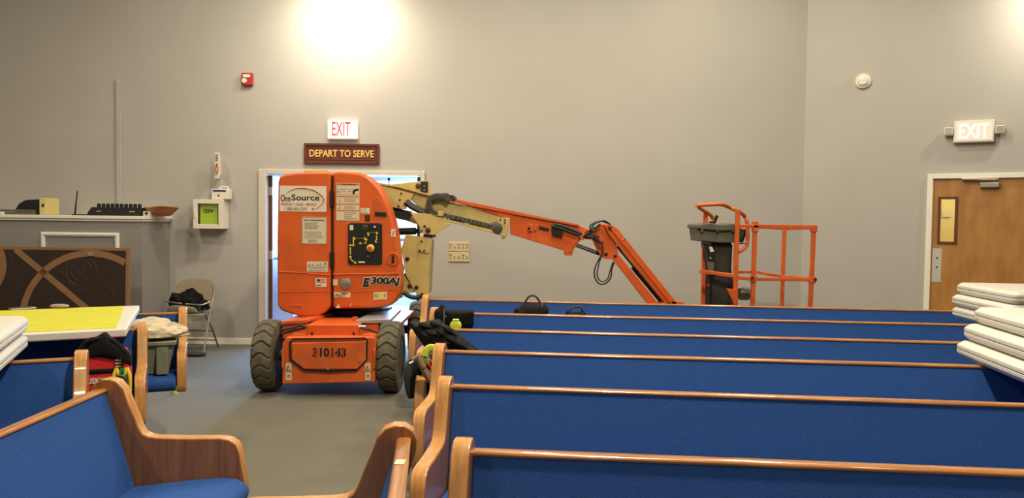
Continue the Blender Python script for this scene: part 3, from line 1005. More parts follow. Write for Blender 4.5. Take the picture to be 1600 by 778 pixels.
for (x, y, dx, dy) in ((576, 364, -1, 1), (588, 377, -1, 1), (552, 382, 0, 1), (555, 372.5, -1, 0), (569, 372.5, 1, 0), (547.5, 384, 0, -1), (547.5, 400, 0, 1), (554, 410, 1, .4), (564, 380, -1, 0), (572, 375, .2, -1), (588, 364, 1, 0)):
    v = Vector((dx, dy)).normalized() * 3.2; nrm = Vector((-v.y, v.x)) * .8
    plate(bm, [(x + v.x, y + v.y), (x + nrm.x, y + nrm.y), (x - nrm.x, y - nrm.y)], YP - .0025, .002)
P('direction_arrows', bm, yellow_p, HR)
for (x, y) in ((552, 390), (561, 388), (553, 399), (575, 400), (578, 369)):
    c = W(x, y, YP); bm = B(); lathe(bm, [(.006, 0), (.006, -.014), (.003, -.016)], c, 'Y', 10); P('toggle_switch', bm, steel_m if x == 575 else rubber_m, HR)

# chassis
YC = 6.38
bm = B(); plate(bm, [(441, 536), (447, 527), (583, 527), (587, 533), (586, 597), (441, 600)], YC, .25); P('chassis', bm, orange_worn, bevel=.008)
bm = B(); box(bm, -1.86, -1.18, YC + .2, 8.5, .22, .50); P('chassis_frame', bm, orange_worn, bevel=.01)
bm = B(); plate(bm, [(456, 536), (566, 533.5), (572, 532), (572, 562), (558, 577), (475, 577), (456, 562)], YC - .022, .03)
lid = P('battery_cover', bm, orange_worn, bevel=.008)
lid['label'] = 'orange cover plate outlined in black'
bm = B()
sq(bm, px([(453, 534.5), (458, 529.5), (571, 528.5), (573.5, 532), (573, 561), (557, 578.5), (516, 580.5), (475, 578.5), (453.5, 562)], YC - .012) + [W(453, 534.5, YC - .012)], .012)
P('rubber_seal', bm, black_m, lid)
# stencil digits
txt('310143', 488.5, 540.5, 550.5, 14, ink_m, lid, .03, 0, YC - .024)
bm = B()
for x in (493.8, 517.5, 527.2, 536.2):
    rect(bm, x - .5, 543, x + .6, 558, YC - .0285, .004)
P('stencil_bridge', bm, orange_worn, lid)
for (x, y) in ((465, 566), (513, 576), (562, 563)):
    c = W(x, y, YC - .024); bm = B(); disc(bm, c, .012, -.008, 'Y', 12); P('bolt', bm, steel_m, lid)
for (x0, x1) in ((446.5, 455.5), (570.5, 579)):
    bm = B(); rect(bm, x0, 567, x1, 580, YC - .003, .004); rect(bm, x0, 581.5, x1, 594, YC - .003, .004); dd = P('decal', bm, decal_m)
    bm = B()
    cc = [W((x0 + x1) / 2 + 2.4 * math.cos(a), 576 + 2.4 * math.sin(a), YC - .004) for a in [i * .7 for i in range(8)]]
    tube(bm, cc, .003, 5); tube(bm, px([(x0 + 1.5, 579), (x0 + 4, 571)], YC - .004), .003, 5)
    cc = [W((x0 + x1) / 2 + 2 * math.cos(a), 588 + 2 * math.sin(a), YC - .004) for a in [i * .9 for i in range(8)]]
    tube(bm, cc, .002, 5); P('print', bm, ink_m, dd)
for s, xs in ((-1, 444), (1, 583)):
    bm = B(); tube(bm, px([(xs, 546), (xs + s * 2, 546), (xs + s * 2, 574), (xs, 574)], YC - .02), .01, 8); P('tie_down_loop', bm, orange_worn)
# upper deck and turntable neck
bm = B(); plate(bm, [(480, 507), (561, 507), (562, 529), (478, 529)], YC + .12, .5); P('neck_housing', bm, orange_m, bevel=.01)
for x in (487, 552):
    bm = B(); rect(bm, x - 1, 519, x + 1.5, 529, YC + .11, .02); P('neck_slot', bm, black_m)
bm = B(); box(bm, -1.74, -1.3, 6.95, 7.9, .50, .60); lathe(bm, [(.34, .58), (.34, .64), (.25, .66)], (-1.5, 7.45, 0), 'Z', 32); P('turntable_bearing', bm, black_m)
bm = B(); box(bm, -2.08, -1.02, 7.0, 8.3, .500, .535); P('deck', bm, orange_worn, bevel=.006)
bm = B(); prism(bm, [Vector((-1.98, 6.62, .60)), Vector((-1.76, 6.62, .62)), Vector((-1.62, 7.3, .62)), Vector((-1.95, 7.3, .60))], (0, 0, -.03)); P('fender', bm, orange_worn, bevel=.005)
bm = B(); prism(bm, [Vector((-1.34, 6.62, .62)), Vector((-1.04, 6.62, .63)), Vector((-1.06, 7.4, .63)), Vector((-1.30, 7.4, .62))], (0, 0, -.03)); P('fender', bm, mat('pale grey deck plate', (.42, .44, .46), .35, metal=.5), bevel=.005, label='pale grey metal deck plate')
bm = B(); plate(bm, [(551, 495), (558, 495), (559, 507), (551, 507)], YC + .3, .02); c = W(554, 498, YC + .29); P('lifting_lug', bm, orange_worn)
# steering links
bm = B()
tube(bm, px([(440, 515), (455, 513), (470, 508), (478, 511)], YC + .1), .012, 8); tube(bm, px([(440, 521), (478, 512)], YC + .12), .01, 8)
tube(bm, px([(470, 508), (463, 512), (458, 518)], YC + .08), .006, 6)
P('steering_hose', bm, rubber_m)
bm = B(); tube(bm, px([(590, 520), (580, 516), (563, 512)], YC + .1), .012, 8); P('steering_hose', bm, rubber_m)
for (xa, xb) in ((470, 480), (561, 572)):
    bm = B(); tube(bm, px([(xa, 511), (xb, 511)], YC + .13), .016, 12); P('steering_rod', bm, steel_m)
for (xa, xb, s) in ((441, 480, 0), (562, 592, 0)):
    bm = B(); plate(bm, [(xa, 508), (xb, 502), (xb, 527), (xa, 530)], YC + .26, .12); P('axle_beam', bm, orange_worn, bevel=.008)
# wheels
def wheel(c, yaw, r=.305, w=.175, seed=0):
    c = Vector(c)
    xf = Matrix.Translation(c) @ Matrix.Rotation(yaw, 4, 'Z')
    e = thing_part = bpy.data.objects.new('wheel', None)
    e.empty_display_size = .1
    put(e, lift, c)
    bm = B()
    NT, NV = 288, 18
    rings = []
    prof = [(-.5, .60), (-.5, .78), (-.49, .90)] + [(-.46 + .92 * i / NV, 1.0 - .035 * (abs(2 * i / NV - 1) ** 3)) for i in range(NV + 1)] + [(.49, .90), (.5, .78), (.5, .60)]
    for i in range(NT):
        th = 2 * math.pi * i / NT
        ring = []
        for (v, q) in prof:
            rr = r * q
            if q > .95:
                ph = th * 19 / (2 * math.pi) + .22 * math.cos(v * 7.0)
                fr = ph - math.floor(ph)
                edge = True
                if fr < .17 and edge:
                    rr -= .016
                if abs(v) > .40:
                    rr -= .004
            elif q > .85:
                ph = th * 19 / (2 * math.pi) + .22 * math.cos(v * 7.0)
                if ph - math.floor(ph) < .17:
                    rr -= .014
            ring.append(bm.verts.new(xf @ Vector((v * w, rr * math.cos(th), rr * math.sin(th)))))
        rings.append(ring)
    for i in range(NT):
        A, Bq = rings[i], rings[(i + 1) % NT]
        for j in range(len(prof) - 1):
            bm.faces.new((A[j], A[j + 1], Bq[j + 1], Bq[j]))
    P('tyre', bm, tire_m, e, smooth=28)
    bm = B()
    tmp = [(.60, -.46), (.60, -.40), (.50, -.30), (.20, -.25), (.20, -.42), (.08, -.44), (.08, .44), (.20, .42), (.20, .25), (.50, .30), (.60, .40), (.60, .46)]
    n = 32
    rg = [[bm.verts.new(xf @ Vector((h * w, q * r * 1.02 * math.cos(2 * math.pi * j / n), q * r * 1.02 * math.sin(2 * math.pi * j / n)))) for j in range(n)] for (q, h) in tmp]
    for i in range(len(rg) - 1):
        for j in range(n):
            bm.faces.new((rg[i][j], rg[i][(j + 1) % n], rg[i + 1][(j + 1) % n], rg[i + 1][j]))
    bm.faces.new(rg[0][::-1]); bm.faces.new(rg[-1])
    P('rim', bm, rubber_m, e)
wheel((-2.085, 6.66, .305), 0)
wheel((-1.035, 6.66, .305), R(0))
wheel((-2.06, 8.30, .305), 0)
wheel((-1.00, 8.30, .305), 0)
for y_ in (6.66, 8.3):
    bm = B(); tube(bm, [(-2.0, y_, .305), (-1.1, y_, .305)], .05, 12); P('axle', bm, rubber_m)

# boom: yellow tower
YT = 7.25
def bolts(lst, Y, r=.018, m=bolt_m, parent=None):
    for (x, y) in lst:
        c = W(x, y, Y); bm = B(); lathe(bm, [(r, .002), (r, -.010), (r * .5, -.016), (r * .45, -.016)], c, 'Y', 12); P('pivot_bolt', bm, m, parent)
tower_pts = [(627, 389), (634, 366), (676, 373), (673, 396), (671, 410), (669.5, 460), (654, 462.5), (648, 455), (634, 430)]
bm = B(); plate(bm, tower_pts, YT, .03); plate(bm, tower_pts, YT + .30, .03)
plate(bm, [(666, 375), (674, 375), (670, 459), (664, 460)], YT + .03, .27)
TW = P('tower_upright', bm, yellow_m, bevel=.004)
bolts([(636.5, 404), (651, 448.5)], YT, .02, parent=TW)
bm = B(); plate(bm, [(654, 372), (676, 374), (671, 395), (668, 396), (653, 392)], YT - .014, .014); tb = P('tower_bracket', bm, yellow_m, bevel=.003)
bolts([(658.5, 377), (656, 391), (663, 391.5)], YT - .014, .009, parent=tb)
bm = B(); plate(bm, [(618, 440), (630, 428), (638, 440), (650, 446), (650, 456), (640, 458), (618, 462)], YT + .02, .26); lk = P('lower_link', bm, yellow_m, bevel=.006)
bolts([(640.5, 446.5)], YT + .02, .022, parent=lk)
bm = B(); plate(bm, [(616, 456), (630, 456), (628, 466), (616, 464)], YT - .02, .03); P('link_foot', bm, yellow_m, bevel=.004)
bm = B(); tube(bm, spline(px([(630, 456), (640, 463), (652, 465), (662, 460)], YT - .02), 5), .022, 10); P('hydraulic_hose', bm, rubber_m)
bm = B(); plate(bm, [(612, 385), (622, 390), (630, 420), (626, 436), (612, 440)], YT + .15, .08); P('inner_link', bm, dark_hood, bevel=.005)
# upper knuckle
kn = [(641, 332), (668, 334), (703.5, 349.5), (700, 353), (677, 367.5), (663, 365), (650, 346)]
bm = B(); plate(bm, kn, YT + .32, .028); P('knuckle_plate', bm, yellow_m, bevel=.004)
bm = B(); plate(bm, kn, YT - .03, .028); KN = P('knuckle_plate', bm, yellow_m, bevel=.004)
bolts([(669, 359.5)], YT - .03, .026, parent=KN); bolts([(663.5, 353.5)], YT - .03, .012, parent=KN)
bm = B(); plate(bm, [(662, 366), (676, 368), (675, 372), (661, 370)], YT - .01, .34); P('knuckle_pad', bm, black_m)
bm = B(); plate(bm, [(602, 322), (640, 330), (652, 346), (655, 352), (636, 345), (606, 338)], YT + .06, .2); P('link_arm', bm, yellow_m, bevel=.005)
bm = B(); plate(bm, [(600, 317), (634, 329), (645, 333), (638, 345), (604, 335)], YT + .04, .02); P('dark_guard', bm, dark_hood)  # dark plate over the upper linkage
# cylinder
bm = B(); tube(bm, px([(612, 362), (650, 361)], YT + .1), .033, 18); tube(bm, px([(648, 361), (655, 361)], YT + .1), .022, 14); cyl = P('lift_cylinder', bm, black_m)
bm = B(); tube(bm, px([(654, 361), (666, 361)], YT + .1), .014, 12); P('cylinder_rod', bm, chrome_m, cyl)
# far upper arm
fa = [(604, 289), (655, 283), (672, 283), (672, 306), (660, 304), (606, 292)]
bm = B(); plate(bm, fa, YT + .34, .06); FA = P('riser_arm', bm, yellow_m, bevel=.004)
bolts([(653.5, 290.5)], YT + .34, .026, parent=FA)
bm = B(); rect(bm, 657.3, 283.3, 668.6, 300, YT + .325, .02); br_ = P('bracket', bm, black_m, FA)
for y in (290.5, 297):
    c = W(663, y, YT + .325); bm = B(); disc(bm, c, .009, -.006, 'Y', 10); P('bracket_bolt', bm, chrome_m, FA)
# main boom, cream outer section
mb = [(579, 284.5), (626, 292), (671, 304), (704, 316), (797, 341), (791, 371), (776, 366), (670, 337), (664, 331), (640, 311), (598, 300)]
bm = B(); plate(bm, mb, YT + .04, .2); MB = P('main_boom', bm, yellow_m, bevel=.01)
bm = B(); plate(bm, [(582, 285.5), (647, 303), (633, 327.5), (603, 322), (592, 300)], YT + .008, .03); pa = P('boom_side_plate', bm, yellow_m, bevel=.003)
bolts([(627, 302), (625, 312), (623, 322)], YT + .008, .009, parent=pa)
bm = B(); plate(bm, [(579, 283.5), (625, 291), (671, 303.5), (671, 305.5), (625, 293.5), (579, 286)], YT + .0, .26); P('boom_top_plate', bm, yellow_m)
bm = B(); plate(bm, [(670, 332.5), (776, 358), (776, 366), (671, 339)], YT - .03, .07); P('carrier_tray', bm, yellow_m, bevel=.004)
bm = B(); plate(bm, [(778, 340), (797, 341), (790.5, 371), (788, 373), (786, 370), (776, 366)], YT - .02, .05); ce = P('boom_end_plate', bm, yellow_m, bevel=.004)
bolts([(782, 342.5), (789, 343.5), (789, 348)], YT - .02, .008, parent=ce)
bm = B(); rect(bm, 784, 368, 789, 374, YT - .03, .05); P('wear_pad', bm, tan_metal, ce)
bm = B(); tube(bm, spline(px([(633, 316), (644, 324), (656, 330), (668, 336)], YT + .0), 4), .024, 10); tube(bm, spline(px([(636, 313), (648, 322), (660, 328), (670, 333)], YT + .01), 4), .018, 10); P('hydraulic_hose', bm, rubber_m)
# cable carrier
carrier_m = mat('dusty grey carrier', (.10, .09, .072), .7, scale=30, col2=(.055, .048, .04), bump=.3, bscale=60)
bm = B()
cp = spline(px([(702, 313), (692, 307.5), (680, 307), (673, 311), (670.5, 319), (672, 328), (678, 333), (690, 336.5), (720, 343), (745, 349), (770, 355)], YT + .01), 8)
links = [cp[i] for i in range(0, len(cp), 2)]
for i in range(len(links) - 1):
    a_, b_ = links[i], links[i + 1]
    d = (b_ - a_); L_ = d.length; ang = math.atan2(d.z, d.x)
    xf = Matrix.Translation((a_ + b_) / 2) @ Matrix.Rotation(-ang, 4, 'Y')
    box(bm, -L_ * .62, L_ * .62, -.04, .045, -.027, .027, xf)
    box(bm, -L_ * .25, L_ * .25, -.047, .05, -.016, .016, xf)
P('cable_carrier', bm, carrier_m, bevel=.004)
bm = B(); tube(bm, spline(px([(690, 305), (697, 304), (701, 307), (708, 308), (712, 312)], YT + .02), 5), .017, 8); tube(bm, px([(700, 304), (703, 311)], YT), .012, 8); tube(bm, px([(706, 305.5), (709, 312)], YT), .012, 8)
P('cable_bundle', bm, rubber_m)
bm = B(); rect(bm, 684, 330, 692.5, 337.5, YT - .045, .02); P('carrier_clamp', bm, yellow_m, bevel=.003)
c = W(777, 356, YT - .03); bm = B(); lathe(bm, [(.05, .02), (.05, -.01), (.028, -.02), (.01, -.02)], c, 'Y', 20); tube(bm, px([(765, 352), (777, 349)], YT - .02), .02, 8); P('carrier_pulley', bm, carrier_m)
# orange fly section
fb = [(796, 341), (797, 366), (886, 392), (903, 371), (918, 356), (905, 352)]
bm = B(); plate(bm, [(700, 313), (708, 311.5), (905, 352), (920, 358), (917, 372), (905, 372), (886, 393), (797, 366), (797, 343)], YT + .03, .16); FB = P('fly_boom', bm, orange_m, bevel=.006)
bm = B(); plate(bm, [(702, 312), (708, 310.5), (905, 351), (905, 353.5), (800, 334), (703, 315)], YT + .01, .20); P('fly_boom_cap', bm, orange_m)
bm = B(); plate(bm, [(883, 391), (896, 391), (894, 399.5), (883, 399)], YT + .02, .18); P('boom_foot', bm, orange_m, bevel=.004)
bm = B(); plate(bm, [(903, 371), (912, 358), (918, 359), (893, 395), (886, 393)], YT + .015, .02); P('stiffener', bm, orange_m, bevel=.002)
bm = B(); plate(bm, [(827, 350), (832, 350), (831, 361), (826, 361)], YT - .0, .04); P('hose_clip', bm, orange_m, bevel=.004)
bm = B(); plate(bm, [(836, 352), (840, 351), (838, 360), (835, 360)], YT - .0, .04); P('hose_clip', bm, orange_m, bevel=.004)
bm = B(); plate(bm, [(843, 353), (858, 357), (857, 361), (842, 357)], YT + .018, .02); P('slot', bm, black_m)
c = W(826.5, 357, YT + .02); bm = B(); disc(bm, c, .014, -.02, 'Y', 12); P('bracket_bolt', bm, black_m)
bm = B(); plate(bm, [(862, 350), (879, 354), (879, 370), (862, 366)], YT - .01, .05); sw_ = P('junction_box', bm, black_m, bevel=.005)
bm = B()
tube(bm, spline(px([(862, 353), (880, 358), (895, 364), (910, 368), (925, 371), (935, 377)], YT - .01), 5), .016, 8)
tube(bm, spline(px([(866, 350), (882, 354), (897, 360), (910, 365), (922, 364), (930, 355)], YT - .02), 5), .012, 8)
tube(bm, spline(px([(905, 370), (918, 366), (928, 358), (938, 350)], YT - .02), 5), .010, 8)
P('hose_run', bm, rubber_m)
bm = B(); tube(bm, px([(916, 359), (908, 372)], YT - .03), .010, 8); tube(bm, px([(906, 371), (912, 374)], YT - .03), .010, 8); P('hose_hook', bm, orange_m)
# neck of fly section to jib knuckle
bm = B(); plate(bm, [(905, 355), (928, 361), (936, 374), (917, 374), (903, 371)], YT + .06, .10); P('boom_neck', bm, orange_m, bevel=.004)
jk = [(924, 371), (920, 366), (934, 352), (948, 349.5), (955, 352), (960, 374), (966, 396), (958, 405), (943, 404), (934, 393)]
bm = B(); plate(bm, jk, YT + .03, .03); plate(bm, jk, YT + .19, .03); plate(bm, [(948, 350), (955, 352), (966, 396), (958, 402)], YT + .05, .16)
JK = P('jib_knuckle', bm, orange_m, bevel=.004)
bolts([(933, 369.5), (946.5, 396.5), (961, 400)], YT + .03, .018, parent=JK)
bm = B(); plate(bm, [(944, 352), (956, 351), (966, 358), (1060, 476), (1041, 476), (951, 366)], YT + .0, .07); ju = P('jib_upper_arm', bm, orange_m, bevel=.005)
bolts([(953, 356)], YT + .0, .018, parent=ju)
bm = B(); tube(bm, px([(955, 357), (1049, 474)], YT - .012), .006, 6); P('arm_edge', bm, orange_m, ju)
bm = B(); plate(bm, [(957, 404), (966, 397), (1030, 476), (1013, 476)], YT + .02, .07); P('jib_lower_arm', bm, orange_m, bevel=.005)
bm = B(); plate(bm, [(957, 404), (959, 402), (1017, 476), (1013, 476)], YT + .015, .06); P('arm_underside', bm, dk)  # darker orange strip paints in the shade below the arm
bm = B(); tube(bm, px([(964, 385), (1000, 428)], YT + .16), .012, 10); tube(bm, px([(990, 416), (1042, 478)], YT + .16), .034, 14); P('jib_cylinder', bm, black_m)
bm = B(); tube(bm, px([(898, 381), (936, 395)], YT + .1), .014, 12); P('level_cylinder_rod', bm, chrome_m)
bm = B(); tube(bm, px([(896, 383), (936, 398)], YT + .12), .008, 8); tube(bm, px([(932, 393), (945, 398)], YT + .09), .022, 10); P('cylinder_end', bm, black_m)
bm = B()
tube(bm, spline(px([(925, 360), (922, 353), (932, 347), (943, 346), (952, 350)], YT - .02), 6), .008, 8)
tube(bm, spline(px([(905, 369), (917, 366), (924, 357), (930, 349), (944, 345), (954, 351)], YT - .03), 6), .007, 8)
tube(bm, spline(px([(928, 368), (938, 378), (942, 392), (937, 403), (930, 418), (929, 432), (936, 443), (946, 443), (954, 434), (956, 420), (960, 410)], YT - .03), 6), .007, 8)
tube(bm, spline(px([(930, 372), (940, 380), (941, 394), (936, 412), (933, 430), (940, 440), (949, 436), (953, 424), (958, 409)], YT - .045), 6), .006, 8)
tube(bm, spline(px([(921, 358), (928, 361), (933, 357)], YT - .04), 6), .009, 8)
tube(bm, spline(px([(930, 373), (938, 380), (943, 378)], YT - .04), 6), .009, 8)
P('jib_hoses', bm, rubber_m)
bm = B(); tube(bm, px([(973, 375), (977, 371)], YT), .007, 6); P('grease_nipple', bm, steel_m)
bm = B(); plate(bm, [(1052, 470), (1066, 472), (1078, 478), (1070, 500), (1040, 500), (1010, 480)], YT, .2); plate(bm, [(1040, 496), (1150, 500), (1150, 520), (1040, 520)], YT, .2)
P('basket_support', bm, orange_m, bevel=.006)

# basket
YF, YR = 7.05, 7.72
def px3(l):
    return [W(x, y, Y) for x, y, Y in l]
rails = [
    ('top_hoop', [(1089, 321, YF), (1110, 319.5, YF), (1128, 319.5, YF), (1140, 324, YF + .1), (1151, 329, YF + .1), (1162, 336, YF + .3), (1167, 346, YF + .3), (1168, 362, YF + .3), (1167.5, 381, YF + .3), (1163, 388, YF + .2), (1154, 394, YF)], .018, True),
    ('top_hoop', [(1089, 322, YF), (1099, 328.5, YF + .2), (1108, 334, YF + .3), (1114, 341, YF + .35), (1115, 352, YF + .35)], .018, True),
    ('basket_post', [(1102.5, 332, YF + .3), (1100, 400, YF + .3), (1098, 500, YF + .3)], .04, False),
    ('basket_post', [(1153, 327, YF), (1150, 400, YF), (1148, 510, YF)], .038, False),
    ('basket_post', [(1180, 351, YF), (1177.5, 420, YF), (1175, 510, YF)], .036, False),
    ('basket_post', [(1226, 356, YR), (1223, 430, YR), (1221, 500, YR)], .034, False),
    ('basket_post', [(1271.5, 354, YF), (1268, 437, YF), (1264, 510, YF)], .036, False),
    ('top_rail', [(1153, 353, YF), (1274, 354.5, YF)], .034, False),
    ('top_rail', [(1165, 353.5, YR), (1229, 357.5, YR), (1271, 356, YF + .02)], .028, False),
    ('mid_rail', [(1148, 433.5, YF), (1175, 436, YF), (1274, 437, YF)], .030, False),
    ('mid_rail', [(1153, 425, YR), (1183, 425, YR), (1222, 432, YR - .1), (1270, 436, YF + .03)], .028, False),
    ('mid_rail', [(1094, 424.5, YF + .10), (1100, 424.5, YF + .06), (1148, 431, YF)], .032, False),
    ('toe_rail', [(1098, 500, YR), (1148, 510, YF), (1264, 510, YF), (1221, 500, YR), (1098, 500, YR)], .03, False),
]
for nm, pts, r_, rnd_ in rails:
    bm = B()
    if rnd_:
        tube(bm, spline(px3(pts), 4), r_, 10)
    else:
        sq(bm, px3(pts), r_)
    P(nm, bm, orange_worn, bevel=0 if rnd_ else .004)
bm = B()
for (x, y, Y) in ((1180, 351, YF), (1180, 357, YF), (1271.5, 357, YF), (1177, 436, YF), (1269, 437, YF)):
    c = W(x, y, Y); box(bm, c.x - .025, c.x + .025, Y - .025, Y + .025, c.z - .03, c.z + .03)
P('rail_bracket', bm, orange_worn, bevel=.004)
for x, y in ((1175, 434), (1273.5, 437)):
    c = W(x, y, YF - .03); bm = B(); disc(bm, c, .014, -.015, 'Y', 10); P('rail_bolt', bm, bolt_m)
bm = B(); plate(bm, [(1135.5, 451), (1151, 452), (1154, 470), (1149, 478)], YF - .03, .02); P('gusset', bm, orange_m, bevel=.003)
za = W(1148, 510, YF).z
bm = B(); box(bm, W(1098, 500, YR).x, W(1264, 500, YF).x, YF - .02, YR + .02, za - .04, za - .01); P('basket_floor', bm, steel_m)
# console
bm = B(); plate(bm, [(1089, 353), (1120, 352), (1157, 354), (1157, 378), (1132, 380), (1092, 377)], YF + .08, .34); CO = P('control_console', bm, grey_plastic, bevel=.012, seg=3)
bm = B(); plate(bm, [(1088, 351), (1096, 350), (1110, 348.5), (1130, 351), (1145, 349), (1152, 352), (1158, 353), (1158, 359), (1128, 361), (1088, 357)], YF + .05, .38); P('console_lid', bm, grey_plastic, CO, bevel=.01)
bm = B(); box(bm, W(1109, 350, YF + .2).x, W(1116, 350, YF + .2).x, YF + .18, YF + .24, W(1109, 351, YF + .2).z, W(1109, 346, YF + .2).z); P('joystick_base', bm, black_m, CO, bevel=.004)
bm = B(); tube(bm, px([(1116, 350), (1119, 340), (1121, 337)], YF + .2), [.010, .015, .016], 10); P('joystick', bm, black_m, CO)
bm = B()
for x in (1096, 1120, 1144):
    rect(bm, x, 357, x + 3, 362, YF + .045, .02)
P('lid_clip', bm, grey_plastic, CO, bevel=.002)
bm = B(); plate(bm, [(1104, 377), (1146, 379), (1144, 420), (1148, 450), (1146, 500), (1107, 500), (1108, 430), (1107, 400)], YF + .14, .26); P('console_pedestal', bm, dark_hood, bevel=.03, seg=3)
bm = B(); plate(bm, [(1098, 377), (1112, 379), (1118, 395), (1117, 425), (1112, 440), (1115, 500), (1107, 500), (1108, 440), (1106, 400)], YF + .08, .06); P('hose_cover', bm, black_m, bevel=.012)
bm = B(); plate(bm, [(1108, 385), (1113, 386), (1116, 393), (1110, 394)], YF + .075, .006); rect(bm, 1109, 402, 1111, 404, YF + .075, .006); P('tag', bm, white_decal)
bm = B(); plate(bm, [(1106, 409), (1116, 410), (1115, 424), (1107, 424)], YF + .072, .012); P('grip', bm, grey_plastic, bevel=.003)
bm = B(); rect(bm, 1104, 444, 1109, 447, YF + .06, .02); P('red_tag', bm, red_m)
bm = B(); tube(bm, px([(1106, 430), (1104, 445), (1105, 478)], YF + .07), .008, 6); P('console_cable', bm, black_m)
bm = B(); tube(bm, px([(1161, 358), (1160, 368), (1156, 378)], YF + .35), .03, 8); P('console_cable', bm, black_m)
bm = B(); tube(bm, px([(1148, 380), (1170, 381)], YF + .25), .006, 6); P('console_bar', bm, bolt_m)
c0_, c1_ = W(1155, 459, YF + .25), W(1172, 459, YF + .25)
bm = B(); lathe(bm, [(.055, c0_.x), (.060, c0_.x + .02), (.060, c1_.x - .015), (.045, c1_.x)], (0, YF + .25, c0_.z), 'X', 20); P('outlet_drum', bm, grey_plastic)
bm = B(); tube(bm, spline(px([(1146, 450), (1158, 449), (1170, 451.5)], YF + .2), 4), .008, 6); P('drum_strap', bm, steel_m)

# ================================================================== PEWS
PROF = [(.105, .40), (.035, .70), (.005, .80), (.002, .835), (.012, .862), (.038, .880), (.068, .882), (.098, .872), (.122, .845), (.138, .80), (.165, .735), (.178, .70), (.192, .676), (.215, .664), (.245, .66), (.36, .658), (.48, .660), (.520, .654), (.545, .636), (.558, .60), (.572, .52), (.580, .45), (.575, .425), (.560, .408), (.53, .40)]


def make_pew(L, label, group=None, scale=1):
    """local: x along the pew (0..L), +y is the rear, front faces -y; rear top edge at y=0"""
    t = thing('church_pew', label, 'pew', (0, 0, 0), group)
    T = .055
    for x in (-T, L):
        bm = B(); prism(bm, [Vector((x, -u, z)) for u, z in PROF], (T, 0, 0), mi=(0, 1))
        obj('end_panel', bm, None, t, bevel=.007, seg=3, mats=[wood_face, wood_edge])
    # top rail
    bm = B(); prism(bm, [Vector((0, -u, z)) for u, z in ((.020, .832), (.020, .842), (.025, .846), (.055, .846), (.062, .841), (.063, .836), (.060, .832))], (L, 0, 0))
    obj('top_rail', bm, wood_rail, t, smooth=50)
    # upholstered backrest
    bm = B(); prism(bm, [Vector((0.002, -u, z)) for u, z in ((.034, .833), (.059, .833), (.066, .805), (.100, .70), (.135, .58), (.165, .48), (.172, .42), (.135, .42), (.105, .50))], (L - .004, 0, 0))
    obj('backrest', bm, blue_m, t, bevel=.004, smooth=50)
    # seat
    sp = [(.15, .42), (.15, .475), (.25, .488), (.40, .507), (.50, .515), (.555, .510), (.590, .490), (.602, .462), (.592, .435), (.565, .418), (.45, .405)]
    bm = B(); prism(bm, [Vector((.004, -u, z)) for u, z in sp], (L - .008, 0, 0))
    obj('seat', bm, blue_m, t, bevel=.02, seg=3, smooth=60)
    n = 2 if L < 3.5 else 3
    for i in range(n):
        xx = .75 + (L - 1.5) * i / (n - 1) if L > 2 else .5 + (L - 1.0) * i / (n - 1)
        bm = B(); prism(bm, [Vector((xx - .02, -u, z)) for u, z in ((.12, .0), (.16, .42), (.50, .41), (.44, .30), (.44, .05), (.48, .0))], (.04, 0, 0))
        obj('support_leg', bm, wood_face, t, bevel=.005)
    return t


RAILZ = .846
right = [
    ((672, 466.5), (1490, 485), 'rearmost long blue pew right of the aisle, directly below the boom lift arm'),
    ((686, 487.5), (1495, 506), 'second long blue pew from the back wall, black cloth over its aisle end'),
    ((692, 513.0), (1497, 534), 'long blue pew with a black jacket draped over its aisle end'),
    ((697, 547), (1510, 570), 'long blue pew just in front of the tool pouch, under the near white tables'),
    ((708, 601), (1600, 631), 'long blue pew second nearest the viewer, right of the aisle'),
    ((740, 702.5), (1600, 736), 'nearest long blue pew at the bottom right, its end panel standing alone'),
]
proto = None
PW = []
for (a, b_, lab) in right:
    p0, p1 = G(a[0], a[1], RAILZ), G(b_[0], b_[1], RAILZ)
    ang = math.atan2(p1.y - p0.y, p1.x - p0.x)
    if proto is None:
        proto = make_pew(5.2, lab, 'long pews right of the aisle')
        o = proto
    else:
        o = copy_tree(proto)
        o['label'] = lab
    rot = Matrix.Rotation(ang, 3, 'Z')
    o.location = Vector((p0.x, p0.y, 0)) + rot @ Vector((0, .045, 0))
    o.rotation_euler = (0, 0, ang)
    PW.append((o, ang, Vector((p0.x, p0.y, 0))))
    print('pew R', [round(v, 3) for v in p0], round(math.degrees(ang), 2))
left = [
    ((279, 487.5), -22, 'blue pew left of the aisle with a grey green tote on its seat'),
    ((214.5, 513), -24, 'blue pew left of the aisle with a red tool bag on its seat'),
    ((117, 558.5), -25, 'blue pew left of the aisle behind the turned foreground pew'),
    (None, -25, 'blue pew at the far left edge under the folded white tables'),
]
LP = 3.0
proto = None
LW = []
for (a, deg, lab) in left:
    if a is None:
        p0 = Vector((-2.02, 2.86, 0)); 
    else:
        p0 = G(a[0], a[1], RAILZ)
    ang = R(-deg)
    if proto is None:
        proto = make_pew(LP, lab, 'shorter pews left of the aisle')
        o = proto
    else:
        o = copy_tree(proto)
        o['label'] = lab
    rot = Matrix.Rotation(ang, 3, 'Z')
    o.location = Vector((p0.x, p0.y, 0)) + rot @ Vector((-LP, .045, 0))
    o.rotation_euler = (0, 0, ang)
    LW.append((o, ang, Vector((p0.x, p0.y, 0))))
    print('pew L', [round(v, 3) for v in p0])
